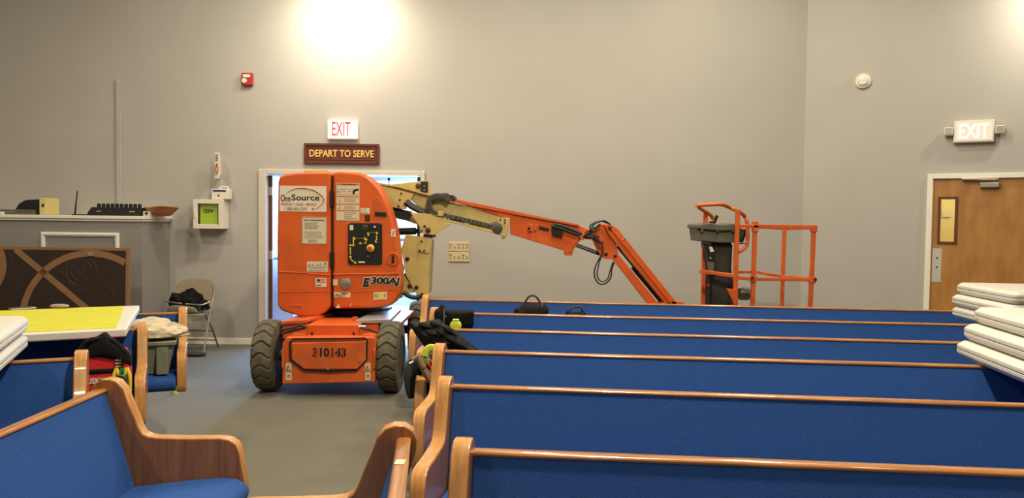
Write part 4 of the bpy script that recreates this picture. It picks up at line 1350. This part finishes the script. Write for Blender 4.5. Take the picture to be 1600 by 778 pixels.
# turned foreground pews
def turned(a, b_, L, label, side):
    p0, p1 = G(a[0], a[1], RAILZ), G(b_[0], b_[1], RAILZ)
    d = (p1 - p0); d.z = 0; d.normalize()      # from the far end towards the viewer
    o = make_pew(L, label)
    if side > 0:    # faces +x ; local +x must point ... front (-y local) = +x world
        ang = math.atan2(-d.y, -d.x) if False else math.atan2(d.y, d.x)
        # local x along d (towards viewer): front = -y local = rotate(d,-90)
        fr = Vector((d.y, -d.x, 0))
    ang = math.atan2(d.y, d.x)
    fr = Vector((math.sin(ang), -math.cos(ang), 0))
    if (fr.x > 0) == (side > 0):
        base = Vector((p0.x, p0.y, 0))
    else:
        ang += math.pi
        base = Vector((p0.x, p0.y, 0)) + d * L
    rot = Matrix.Rotation(ang, 3, 'Z')
    o.location = base + rot @ Vector((0, .045, 0))
    o.rotation_euler = (0, 0, ang)
    print('turned', [round(v, 3) for v in p0], [round(v, 3) for v in p1], round(math.degrees(ang), 1))
    return o
turned((160, 607), (0, 675), 2.5, 'foreground blue pew turned sideways, its back running up from the lower left corner', 1)
turned((629, 683), (616, 778), 1.7, 'foreground blue pew turned to face left, with a paper sticker on its rail', -1)
# paper sticker on the foreground pew rail
p = G(625, 722, RAILZ)
bm = B(); box(bm, p.x - .013, p.x + .013, p.y - .020, p.y + .020, .8462, .8472)
tag(obj('paper_sticker', bm, decal_m), 'small pale paper sticker on the rail of the foreground pew', 'sticker')

# ================================================================== TABLES
def folded_table(label, group):
    """blow-moulded table folded in half: local centre at origin, bottom z=0"""
    t = thing('folded_table', label, 'table', (0, 0, 0), group)
    hx, hy, th = .46, .38, .038
    for k in range(2):
        z = k * .041
        bm = B()
        for (z0_, z1_, ins0, ins1) in ((z, z + th * .45, .0, 0.0), (z + th * .45, z + th, 0.0, .020)) if k == 1 else ((z, z + th * .55, .020, 0.0), (z + th * .55, z + th, 0.0, 0.0)):
            c_ = []
            for (zz, ins) in ((z0_, ins0), (z1_, ins1)):
                ring = []
                x1_, y1_, cr = hx - ins, hy - ins, .045
                for (sx, sy, a0) in ((1, 1, 0), (-1, 1, 90), (-1, -1, 180), (1, -1, 270)):
                    for i in range(5):
                        a = R(a0 + 90 * i / 4)
                        ring.append(bm.verts.new((sx * (x1_ - cr) + cr * math.cos(a), sy * (y1_ - cr) + cr * math.sin(a), zz)))
                c_.append(ring)
            n = len(c_[0])
            for j in range(n):
                bm.faces.new((c_[0][j], c_[0][(j + 1) % n], c_[1][(j + 1) % n], c_[1][j]))
            bm.faces.new(c_[0][::-1])
            bm.faces.new(c_[1])
        obj('tabletop_half', bm, table_m, t, bevel=.003)
    bm = B(); box(bm, -hx + .03, hx - .03, -hy + .03, hy - .03, .030, .046); obj('seam', bm, mat('dark seam', (.10, .09, .07), .7) if 'dark seam' not in MATS else MATS['dark seam'], t)
    bm = B(); tube(bm, [(hx - .04, hy - .012, .0395), (hx - .35, hy - .012, .0395)], .012, 8); obj('hinge_rod', bm, steel_m, t)
    return t

TT = .083
ft = folded_table('', 'folded white tables')
def place_table(corner, ang, k, lab, side, first=[True], jit=(0, 0), base=RAILZ + .002):
    """corner: world xy of the far corner on the aisle side"""
    if first[0]:
        o = ft; first[0] = False
    else:
        o = copy_tree(ft)
    o['label'] = lab
    rot = Matrix.Rotation(ang, 3, 'Z')
    off = rot @ Vector((side * (.46 + jit[0]), -.38 + jit[1], 0))
    o.location = Vector((corner[0], corner[1], 0)) + off + Vector((0, 0, base + k * TT))
    o.rotation_euler = (0, 0, ang)
    return o
ca = G(1490, 555, RAILZ)
cb = G(1600, 602, RAILZ)
print('tables near', ca, cb)
aN = math.atan2(-(ca.x - cb.x), ca.y - cb.y)
for k, (lab, jx) in enumerate((('folded white table at the bottom of the near right stack', 0), ('folded white table in the middle of the near right stack', .035), ('folded white table on top of the near right stack', .085))):
    place_table((ca.x, ca.y), aN, k, lab, 1, jit=(jx, .0 + .012 * k))
ca = G(1484, 495, RAILZ)
print('tables far', ca)
for k, (lab, jx) in enumerate((('folded white table at the bottom of the far right stack', 0), ('folded white table in the middle of the far right stack', 0.0), ('folded white table on top of the far right stack', .035))):
    place_table((ca.x, ca.y), aN * .6, k, lab, 1, jit=(jx, .01 * k))
ca = G(46, 545, RAILZ)
cb = G(0, 588, RAILZ)
aL = math.atan2(-(ca.x - cb.x), ca.y - cb.y)
print('tables left', ca, cb, math.degrees(aL))
for k, lab in enumerate(('folded white table underneath at the left edge of the photo', 'folded white table on top at the left edge of the photo')):
    place_table((ca.x, ca.y), aL, k, lab, -1, jit=(.0, .02 * k))

# yellow-topped table lying across the pews
z_t = RAILZ + .003
t = thing('yellow_tabletop', 'long tabletop with yellow surface and white rim lying across the left pews', 'table', (0, 0, 0))
Zt = z_t + .045
fr_ = G(218, 477, Zt); nr_ = G(197, 513.5, Zt); nl_ = G(40, 521.5, Zt)
dd = (nl_ - nr_); dd.z = 0; dd.normalize()
print('yellow table', fr_, nr_, nl_)
fl2 = fr_ + dd * 2.4; nl2 = nr_ + dd * 2.4
top = [fr_, nr_, nl2, fl2]
bm = B(); prism(bm, [Vector((p.x, p.y, Zt)) for p in top], (0, 0, -.045)); obj('tabletop', bm, table_m, t, bevel=.010, seg=3)
cc = sum(top, Vector()) / 4
bm = B(); prism(bm, [Vector((p.x, p.y, Zt + .003)) for p in [fr_ + dd * .09 + (nr_ - fr_) * .02, nr_ + dd * .05 + (fr_ - nr_) * .04, nl2 + (fr_ - nr_) * .04, fl2 + (nr_ - fr_) * .02]], (0, 0, -.004)); obj('yellow_surface', bm, yellowtop_m, t, label='yellow painted surface')
# items on it
def on_table(x, y):
    return G(x, y, Zt + .002)
p = on_table(93, 481.5)
bm = B(); pillow(bm, spline([p + Vector((math.cos(a) * (.062), math.sin(a) * .032, .014)) for a in [i * math.pi / 4 for i in range(8)]], 3, True), .013, (0, 0, 1), K=3)
tag(obj('sanding_sponge', bm, pink_m), 'pinkish sanding sponge lying on the yellow tabletop', 'sponge')
p = on_table(35, 483)
t = thing('phone', 'thin glossy phone lying on the yellow tabletop', 'phone', p)
xf = Matrix.Translation(p) @ Matrix.Rotation(R(50), 4, 'Z')
bm = B(); box(bm, -.07, .07, -.036, .036, .001, .010, xf); obj('body', bm, steel_m, t, bevel=.004)
bm = B(); box(bm, -.065, .065, -.032, .032, .0101, .0108, xf); obj('screen', bm, mat('phone glass', (.1, .1, .06), .08), t)

# ================================================================== BOOTH TOP ITEMS
YI = 8.5
zb = 1.491
t = thing('amplifier', 'black rounded electronic box with yellow end panel on the half wall', 'speaker', (W(48, 325, YI).x, YI, zb))
a0, a1 = W(22, 325, YI).x, W(62, 325, YI).x
zt_ = W(48, 311, YI).z
bm = B(); prism(bm, [Vector((a0, YI, zb)), Vector((a0 + .01, YI, zb + .06)), Vector((a0 + .05, YI, zb + .12)), Vector((a0 + .12, YI, zt_ - .01)), Vector((a1, YI, zt_)), Vector((a1, YI, zb))], (0, .25, 0)); obj('body', bm, black_m, t, bevel=.012, seg=3)
bm = B(); box(bm, a1, W(73, 325, YI).x, YI - .01, YI + .24, zb, zt_ + .015); ep = obj('end_panel', bm, mat('pale yellow panel', (.62, .52, .20), .5), t, bevel=.008, label='pale yellow end panel')
bm = B(); c = W(67, 321, YI - .011); prism(bm, [c + Vector((0, 0, .022)), c + Vector((.018, 0, 0)), c + Vector((0, 0, -.022)), c + Vector((-.018, 0, 0))], (0, -.002, 0)); obj('emblem', bm, ink_m, ep)
t = thing('laptop', 'closed grey laptop lying at the left end of the half wall', 'laptop', (W(15, 330, YI).x, YI - .1, zb))
bm = B(); box(bm, W(-20, 330, YI - .1).x, W(49, 330, YI - .1).x, YI - .1, YI - .012, zb, zb + .03); obj('base', bm, grey_plastic, t, bevel=.004)
bm = B(); box(bm, W(-20, 330, YI - .1).x, W(49, 330, YI - .1).x, YI - .1, YI - .012, zb + .032, zb + .055); obj('lid', bm, grey_plastic, t, bevel=.004)
bm = B(); box(bm, W(-20, 330, YI - .12).x, W(6, 330, YI - .12).x, YI - .14, YI - .10, zb, zb + .03)
tag(obj('white_cable_box', bm, gloss_white, bevel=.006), 'small pale box at the left end in front of the laptop', 'box')
# antenna device
ax = W(117, 330, YI).x
t = thing('radio_receiver', 'thin black receiver with an upright whip antenna on the half wall', 'receiver', (ax, YI, zb))
bm = B(); box(bm, ax - .01, ax + .145, YI - .05, YI + .06, zb, zb + .012); obj('body', bm, black_m, t, bevel=.003)
bm = B(); tube(bm, [(ax, YI, zb + .01), (ax + .012, YI, zb + .12), W(121, 298, YI)], [.010, .008, .006], 8); obj('antenna', bm, black_m, t)
# charging rack
a0, a1 = W(141, 330, YI).x, W(222, 330, YI).x
t = thing('microphone_charger', 'long black charging rack holding a row of black knobs on the half wall', 'rack', ((a0 + a1) / 2, YI, zb))
zt_ = W(180, 324, YI).z
bm = B(); prism(bm, [Vector((a0, YI - .06, zb)), Vector((a0, YI - .06, zb + .03)), Vector((a0, YI + .02, zt_)), Vector((a0, YI + .12, zt_)), Vector((a0, YI + .12, zb))], (a1 - a0, 0, 0)); obj('body', bm, black_m, t, bevel=.005)
for i in range(10):
    xx = a0 + .07 + i * (a1 - a0 - .12) / 9.0
    bm = B(); lathe(bm, [(.018, zt_ - .005), (.020, zt_ + .02), (.020, zt_ + .034), (.013, zt_ + .043)], (xx, YI + .05, 0), 'Z', 14); obj('knob', bm, black_m, t)
bm = B(); box(bm, a0 + .09, a0 + .14, YI - .042, YI - .038, zb + .045, zb + .05); box(bm, a1 - .12, a1 - .06, YI - .042, YI - .038, zb + .045, zb + .05); obj('print', bm, white_decal, t)
# bowl
c = W(250, 334, YI + .05)
bm = B(); lathe(bm, [(.065, 0), (.10, .015), (.145, .06), (.175, .095), (.185, .10), (.180, .107), (.165, .10), (.13, .06), (.08, .02), (.02, .015)], (c.x + .01, YI + .08, zb), 'Z', 32)
for v in bm.verts:
    v.co.z += .010 * math.sin(6 * (v.co.x - c.x) * 3) * ((v.co.z - zb) / .1)
tag(obj('terracotta_bowl', bm, terracotta), 'terracotta bowl on the half wall right of the black charging rack', 'bowl')
c = W(273.5, 331.5, YI)
t = thing('wall_socket_box', 'small pale device hanging over the end of the half wall cap', 'device', (bxr + .0, YI, zb))
bm = B(); box(bm, bxr - .05, bxr + .033, YI - .04, YI + .05, zb, zb + .055); obj('case', bm, gloss_white, t, bevel=.006)
bm = B(); disc(bm, (bxr - .01, YI - .04, zb + .03), .016, -.008, 'Y', 14); tube(bm, [(bxr - .05, YI, zb + .02), (bxr - .09, YI - .02, zb + .008), (bxr - .13, YI, zb + .006)], .005, 6); obj('lens', bm, black_m, t)

# ================================================================== LEANING PANEL
bw0, bw1 = W(-75, 430, 7.95).x, W(199, 430, 7.95).x
bh = W(100, 386, 7.95).z
t = thing('decorative_panel', 'large dark brown panel with tan circular bands leaning on the half wall', 'panel', ((bw0 + bw1) / 2, 7.9, 0))
YD = 7.95
zmin = .0
bm = B(); box(bm, bw0, bw1, YD, YD + .04, zmin, bh); obj('board', bm, panel_tan, t, bevel=.003)
def dpt(x, y):
    p = W(x, y, YD); return Vector((p.x, YD, p.z))
bm = B(); box(bm, bw0 + .03, bw1 - .035, YD - .003, YD, zmin + .03, bh - .03); obj('dark_field', bm, panel_dark, t)
rs = YD / F
def clipx(p):
    return bw0 <= p.x <= bw1 and zmin <= p.z <= bh
bm = B()
def ringband(cx_, cy_, r0, r1):
    c = dpt(cx_, cy_)
    N = 96
    prev = None
    for i in range(N + 1):
        a = 2 * math.pi * i / N
        q0 = c + Vector((math.cos(a), 0, math.sin(a))) * r0 * rs; q1 = c + Vector((math.cos(a), 0, math.sin(a))) * r1 * rs
        if prev and all(clipx(k) for k in (q0, q1, prev[0], prev[1])):
            prism(bm, [Vector((k.x, YD - .006, k.z)) for k in (prev[0], prev[1], q1, q0)], (0, .003, 0))
        prev = (q0, q1)
ringband(140, 502, 102, 112)
ringband(-50, 414, 46, 57)
def strip(x0, y0, x1, y1, wd, bm=bm, off=.006):
    a, b_ = dpt(x0, y0), dpt(x1, y1)
    d = (b_ - a).normalized(); nn = Vector((-d.z, 0, d.x)) * wd * rs / 2
    prism(bm, [Vector((k.x, YD - off, k.z)) for k in (a + nn, b_ + nn, b_ - nn, a - nn)], (0, .0025, 0))
strip(20, 389, 150, 495, 9.5)
obj('tan_bands', bm, panel_tan, t)
bm = B()
rnd = random.Random(5)
for (x0, y0, x1, y1) in ((80, 415, 100, 430), (100, 430, 85, 450), (100, 430, 130, 425), (110, 410, 135, 440), (135, 440, 190, 440), (150, 405, 170, 420), (170, 420, 195, 415), (120, 452, 150, 452), (150, 452, 160, 470), (160, 440, 190, 470), (165, 425, 192, 425), (60, 440, 95, 460), (48, 462, 70, 450), (70, 450, 85, 472), (10, 420, 25, 440), (25, 440, 15, 460), (15, 400, 20, 425), (5, 450, 30, 455), (140, 455, 140, 476), (175, 450, 175, 476), (120, 420, 120, 440), (105, 440, 120, 452), (130, 425, 145, 410), (185, 430, 170, 455), (60, 465, 100, 447)):
    strip(x0, y0, x1, y1, .8, bm, .0045)
obj('line_pattern', bm, line_m, t)
bm = B()
for (cx_, cy_, r) in ((124, 422, 24), (124, 422, 4), (124, 422, 16)):
    pp_ = [dpt(cx_ + r * math.cos(a), cy_ + r * math.sin(a)) - Vector((0, .003, 0)) for a in [i * 2 * math.pi / 28 for i in range(28)]]
    tube(bm, pp_, .0025, 4, closed=True)
obj('ring_lines', bm, line_m, t)
bm = B(); plate(bm, [(133, 394), (143, 394), (143, 400), (133, 400)], YD - .016, .012); obj('hanger', bm, steel_m, t, bevel=.004)
t.rotation_euler = (R(-2.2), 0, 0)

# ================================================================== FOLDING CHAIR + backpack
cx_ = W(299, 500, 8.55).x
CYY = 8.52
t = thing('folding_chair', 'tan metal folding chair in the corner beside the half wall', 'chair', (cx_, CYY, 0))
def C3(x, y, z):
    return Vector((cx_ + x, CYY + y, z))
bm = B()
for s in (-1, 1):
    tube(bm, spline([C3(s * .225, -.20, .0), C3(s * .222, -.02, .42), C3(s * .218, .12, .62), C3(s * .20, .155, .72)], 5), .011, 8)
obj('frame_tube', bm, tan_metal, t)
for s in (-1, 1):
    bm = B(); tube(bm, [C3(s * .205, .28, .0), C3(s * .203, .12, .22), C3(s * .20, -.12, .45)], .010, 8); obj('leg', bm, brown_leg, t)
bm = B()
for (y, z) in ((.22, .09), (.13, .21)):
    tube(bm, [C3(-.205, y, z), C3(.205, y, z)], .007, 8)
tube(bm, [C3(-.222, -.17, .08), C3(.222, -.17, .08)], .007, 8)
obj('crossbar', bm, brown_leg, t)
bm = B()
bp = [(-.21, .56), (-.225, .64), (-.205, .73), (-.15, .775), (0, .79), (.15, .775), (.205, .73), (.225, .64), (.21, .56), (0, .555)]
prism(bm, spline([C3(x, .10 + (z - .55) * .35, z) for x, z in bp], 4, True), (0, .018, 0)); obj('backrest', bm, tan_metal, t, bevel=.005)
bm = B()
sp_ = [(-.20, -.20), (-.12, -.235), (.12, -.235), (.20, -.20), (.205, .0), (.19, .13), (0, .14), (-.19, .13), (-.205, 0)]
prism(bm, spline([C3(x, y, .44 - .02 * 0) for x, y in sp_], 4, True), (0, 0, -.028)); obj('seat', bm, tan_metal, t, bevel=.006)
# black bag with cables on the seat
t = thing('backpack', 'black bag with straps and tangled cable resting on the tan folding chair', 'bag', C3(0, 0, .445))
bm = B(); crumple(bm, C3(0, -.06, .485), (.20, .08, .19), Matrix.Identity(3), .38, 1.8, 1.7); obj('body', bm, bagblack, t, smooth=60)
bm = B(); tube(bm, spline([C3(-.25, -.10, .565), C3(-.12, -.13, .55), C3(.05, -.12, .535), C3(.18, -.12, .53), C3(.24, -.05, .56)], 5), .009, 8); obj('shoulder_strap', bm, steel_m, t, label='pale grey strap')
bm = B()
for i in range(6):
    tube(bm, spline([C3(-.16 + i * .06, -.12, .52), C3(-.13 + i * .06, -.16, .48), C3(-.08 + i * .055, -.15, .456), C3(-.03 + i * .05, -.13, .50)], 5), .006, 6)
obj('cable', bm, rubber_m, t)
bm = B(); pillow(bm, spline([C3(x, -.19, z) for x, z in ((-.15, .447), (-.14, .52), (-.02, .53), (.12, .51), (.16, .47), (.14, .447))], 3, True), .025, (0, 1, 0), K=4, fold=.02, seed=5); obj('pouch', bm, mat('dull grey pouch', (.16, .14, .10), .7), t)
# dark thing under the chair
p = G(304, 552, .03)
bm = B(); pillow(bm, spline([p + Vector((math.cos(a) * .13, math.sin(a) * .06, -.005)) for a in [i * math.pi / 4 for i in range(8)]], 3, True), .022, (0, 0, 1), K=3)
tag(obj('floor_bag', bm, dark_hood), 'flat dark pouch on the carpet beneath the folding chair', 'pouch')

# ================================================================== ITEMS ON PEWS
def on_pew(base, L, x, u, z):
    """world point: x measured from the pew's local origin, u forward from its back"""
    o, ang, _ = base
    return o.location + Matrix.Rotation(ang, 3, 'Z') @ Vector((x, -u, z))
# tote on L1 seat
o, ang, _ = LW[0]
XL1 = Matrix.Translation(o.location) @ Matrix.Rotation(ang, 4, 'Z')
t = thing('storage_tote', 'grey green plastic tote sitting on the blue pew seat by the aisle', 'tote', XL1 @ Vector((LP - .35, -.38, .52)))
bm = B()
x0_, x1_ = LP - .56, LP - .016
zz0, zz1 = .517, .70
for (a_, b_, c_, e_) in ((0, 0, 1, 1),):
    vs0 = [XL1 @ Vector(v) for v in ((x0_ + .03, -.52, zz0), (x1_ - .03, -.52, zz0), (x1_ - .03, -.24, zz0), (x0_ + .03, -.24, zz0))]
    vs1 = [XL1 @ Vector(v) for v in ((x0_, -.55, zz1), (x1_, -.55, zz1), (x1_, -.20, zz1), (x0_, -.20, zz1))]
    a = [bm.verts.new(v) for v in vs0]; b_ = [bm.verts.new(v) for v in vs1]
    bm.faces.new(a[::-1]); bm.faces.new(b_)
    for i in range(4):
        bm.faces.new((a[i], a[(i + 1) % 4], b_[(i + 1) % 4], b_[i]))
obj('bin', bm, tote_m, t, bevel=.01)
bm = B(); box(bm, x0_ - .015, x1_ + .015, -.565, -.185, zz1, zz1 + .025, XL1); box(bm, x1_ - .10, x1_ - .03, -.556, -.54, .52, zz1, XL1); obj('rim', bm, tote_m, t, bevel=.006)
# crumpled paper bag on top
bm = B(); crumple(bm, XL1 @ Vector((LP - .15, -.42, zz1 + .05)), (.22, .12, .10), XL1.to_3x3(), .38, 1.9, 2.6)
tag(obj('plastic_bag', bm, paper_m, smooth=60), 'crumpled tan bag lying on the grey green tote', 'bag')
# red tool bag on L2 seat
o, ang, _ = LW[1]
XL2 = Matrix.Translation(o.location) @ Matrix.Rotation(ang, 4, 'Z')
t = thing('tool_bag', 'red and black tool bag full of pliers on a blue pew seat', 'tool bag', XL2 @ Vector((LP - .3, -.4, .515)))
bm = B(); box(bm, LP - 0.2502, LP - 0.0654, -.56, -.34, .517, .80, XL2); obj('body', bm, redbag, t, bevel=.025, seg=3)
bm = B(); box(bm, LP - 0.2530, LP - 0.0626, -.566, -.335, .690, .715, XL2); box(bm, LP - 0.0822, LP - 0.0150, -.54, -.36, .517, .78, XL2); obj('dark_band', bm, bagblack, t, bevel=.008)
bm = B(); pillow(bm, spline([XL2 @ Vector((x, -.50, z)) for x, z in ((LP - 0.0598, .72), (LP - 0.0598, .79), (LP - 0.0374, .81), (LP - 0.0178, .76), (LP - 0.0094, .66), (LP - 0.0206, .60), (LP - 0.0486, .62))], 3, True), .06, XL2.to_3x3() @ Vector((0, 1, 0)), K=4, fold=.01); obj('side_pocket', bm, redbag, t)
lettering('lettering', 'HUSKY', white_decal, t, LP - 0.1858, .655, -.562, .105, .030, .002, bold=.03, xf=XL2)
bm = B(); pillow(bm, spline([XL2 @ Vector((x, -.54, z)) for x, z in ((LP - 0.2726, .76), (LP - 0.2278, .84), (LP - 0.1606, .885), (LP - 0.1270, .90), (LP - 0.0934, .86), (LP - 0.0262, .80), (LP - 0.0094, .72), (LP - 0.0486, .74), (LP - 0.1606, .77))], 3, True), .035, XL2.to_3x3() @ Vector((0, 1, 0)), K=5, fold=.03, seed=8); obj('flap', bm, bagblack, t)
bm = B(); tube(bm, spline([XL2 @ Vector((LP - 0.2502, -.56, .80)), XL2 @ Vector((LP - 0.2054, -.56, .86)), XL2 @ Vector((LP - 0.1046, -.56, .86)), XL2 @ Vector((LP - 0.0374, -.56, .79))], 6), .014, 8); obj('handle', bm, bagblack, t)
GG = mat('green grip', (.02, .16, .07), .4)
for i, (m_, dx) in enumerate(((yellow_p, .0), (GG, .026), (yellow_p, .048))):
    bm = B()
    for q_ in (-1, 1):
        tube(bm, spline([XL2 @ Vector((LP - 0.0794 + dx, -.575, .715)), XL2 @ Vector((LP - 0.0794 + dx + q_ * .014, -.58, .665)), XL2 @ Vector((LP - 0.0794 + dx + q_ * .014, -.578, .59))], 4), .009, 8)
    obj('pliers_handle', bm, m_, t)
bm = B()
for i in range(5):
    tube(bm, [XL2 @ Vector((LP - 0.0850, -.569, .725 + i * .016)), XL2 @ Vector((LP - 0.0570, -.569, .725 + i * .016))], .005, 6)
obj('socket_strip', bm, chrome_m, t)
bm = B(); tube(bm, [XL2 @ Vector((LP - 0.0654 + .034 * math.cos(a), -.588, .635 + .045 * math.sin(a))) for a in [i * math.pi / 8 for i in range(16)]], .006, 8, closed=True); obj('cord_loop', bm, mat('dark green cord', (.02, .07, .05), .5), t)
# tag on the floor
p = G(275, 615, 0.0)
t = thing('foam_cup', 'small lime yellow stub standing on the carpet by the left pews', 'plug', p)
bm = B(); lathe(bm, [(.022, 0), (.018, .02), (.014, .045)], (p.x, p.y, 0), 'Z', 12); obj('shaft', bm, lime_m, t)
bm = B(); lathe(bm, [(.03, .045), (.034, .055), (.03, .065), (.01, .066)], (p.x, p.y, 0), 'Z', 12); obj('head', bm, lime_m, t)
t.name = 'floor_plug'

# jacket on R3, draped over the rail and aisle panel
o, ang, b0 = PW[2]
Yj = b0.y
jk_ = [(640, 506), (645, 502.5), (662, 503), (685, 499.5), (690, 504), (703, 511), (715, 518), (730, 532), (745, 545), (756, 551), (735, 549), (712, 547), (690, 546), (670, 546), (662, 540), (650, 524)]
bm = B(); pillow(bm, spline([W(x, y, Yj - .075) for x, y in jk_], 4, True), .075, (0, 1, 0), K=9, fold=.06, freq=16, seed=4)
t = thing('jacket', 'black jacket draped over a pew end right of the aisle', 'jacket', W(690, 545, Yj))
j = obj('shell', bm, jacket_m, t)
bm = B()
for l_ in ([(645, 508), (660, 520), (680, 535), (700, 546)], [(655, 506), (680, 515), (705, 530), (735, 547)], [(672, 504), (695, 512), (715, 525)]):
    tube(bm, spline([W(x, y, Yj - .145) for x, y in l_], 6), [.012 + .006 * math.sin(i) for i in range(6 * (len(l_) - 1) + 1)], 8)
obj('fold', bm, jacket_m, t)
# black cloth over R2
o, ang, b0 = PW[1]
Yc = b0.y
bm = B(); pillow(bm, spline([W(x, y, Yc - .085) for x, y in ((679, 486), (686, 480), (690, 475), (694, 481), (700, 483), (720, 484), (739, 485), (740, 498), (737, 512), (715, 513), (695, 513), (682, 510), (679, 498))], 4, True), .045, (0, 1, 0), K=6, fold=.03, seed=12)
t = thing('black_coat', 'black coat hanging over the second pew behind the jacket', 'coat', W(710, 512, Yc))
obj('shell', bm, bagblack, t)
bm = B(); sq(bm, px([(694, 482), (693, 512)], Yc - .15), .008); tube(bm, px([(696, 494.5), (697, 494.5)], Yc - .15), .006, 8); obj('zipper', bm, steel_m, t)
# lime tape roll
c = W(712, 509, PW[2][2].y + .20)
bm = B(); lathe(bm, [(.028, -.02), (.036, -.015), (.036, .015), (.028, .02)], (c.x, c.y, c.z), 'Y', 24)
box(bm, c.x - .02, c.x + .02, c.y - .02, c.y + .02, c.z + .03, c.z + .042)
tag(obj('tape_measure', bm, lime_m, bevel=.004), 'round lime tape measure peeking over the rail beside the black coat', 'tape measure')
# tool pouch in R3 over the arm
o, ang, b0 = PW[2]
Yp = 4.17
t = thing('tool_pouch', 'black tool pouch with drill and hand tools on a pew by the aisle', 'tool bag', W(660, 620, Yp))
bm = B(); pillow(bm, spline([W(x, y, Yp + .02) for x, y in ((633, 570), (641, 562), (654, 557), (668, 553), (683, 557), (685, 590), (684, 614), (668, 618), (650, 620), (640, 622), (634, 600))], 3, True), .05, (0, 1, 0), K=6, fold=.03, freq=14, seed=21); obj('bag_body', bm, bagblack, t)
bm = B(); pillow(bm, spline([W(x, y, Yp - .08) for x, y in ((631, 574), (636, 567), (642, 565), (645, 580), (641, 600), (640, 622), (636, 618), (632, 600))], 3, True), .03, (0, 1, 0), K=4, fold=.02, seed=2); obj('side_flap', bm, mat('dark green canvas', (.016, .022, .014), .8), t)
bm = B(); tube(bm, spline([W(x, y, Yp - .07) for x, y in ((664, 556), (667, 547), (674, 543), (680, 547), (681, 556))], 5), .020, 8, flat=.5); obj('lime_handle', bm, lime_m, t, label='lime tape handle')
bm = B(); pillow(bm, spline([W(x, y, Yp - .05) for x, y in ((658, 560), (664, 555), (672, 560), (671, 570), (662, 572))], 3, True), .03, (0, 1, 0), K=3, fold=.02); obj('olive_glove', bm, lime_dark, t)
TL = mat('tan leather', (.22, .13, .08), .6)
bm = B(); tube(bm, px([(653, 556), (658, 568), (662, 575)], Yp - .12), [.012, .018, .016], 8); obj('drill_grip', bm, TL, t)
bm = B(); tube(bm, px([(661, 574), (667, 584), (674, 596)], Yp - .11), [.018, .024, .018], 8); obj('hammer_grip', bm, TL, t)
bm = B(); tube(bm, px([(668, 566), (675, 578)], Yp - .12), .006, 8); obj('screwdriver', bm, redbag, t)
bm = B(); tube(bm, px([(672, 562), (682, 574)], Yp - .10), .006, 8); obj('screwdriver', bm, MATS['dull red knob'], t)
bm = B(); tube(bm, px([(645, 562), (657, 554)], Yp - .1), .011, 8); obj('steel_tool', bm, steel_m, t)
bm = B(); tube(bm, px([(670, 578), (681, 592)], Yp - .09), .008, 6); obj('steel_tool', bm, steel_m, t)
bm = B(); tube(bm, px([(640, 568), (652, 561)], Yp - .1), .006, 6); obj('steel_tool', bm, steel_m, t)
bm = B(); tube(bm, px([(677, 566), (682, 600)], Yp - .075), .014, 8); obj('bit_case', bm, black_m, t)

# handbags between R1 and R2
Yb = PW[0][2].y - .30
Yb2 = PW[0][2].y - .36
def handbag(pts, hpts, Y, lab, clasp):
    t = thing('handbag', lab, 'bag', W(pts[0][0] + 15, 500, Y))
    p_ = [W(x, y, Y) for x, y in pts]
    zl = .522
    p_ += [Vector((p_[-1].x, Y, zl)), Vector((p_[0].x, Y, zl))]
    bm = B(); pillow(bm, spline(p_, 3, True), .09, (0, 1, 0), K=5, fold=.015, seed=3); obj('body', bm, bagblack, t)
    bm = B(); tube(bm, spline([W(x, y, Y) for x, y in hpts], 6), .0135, 8, flat=.6); obj('handle', bm, rubber_m, t)
    if clasp:
        bm = B(); tube(bm, spline([W(x, y, Y - .06) for x, y in ((844, 477), (846, 479), (848, 477), (847, 474))], 4), .005, 6); obj('clasp', bm, chrome_m, t, label='chrome clasp')
handbag([(803, 487), (811, 480), (818, 474), (832, 472), (848, 474), (855, 480), (857, 488)], [(820, 473), (825, 465), (832, 461.5), (839, 465), (846, 477)], Yb, 'black handbag with upright handle standing against the rearmost pew', True)
handbag([(884, 488.5), (892, 487.8), (905, 488), (915, 489)], [(888, 489), (892, 482), (900, 479), (908, 481), (913, 489)], Yb2, 'black bag on the rearmost pew showing only its dark handle', False)
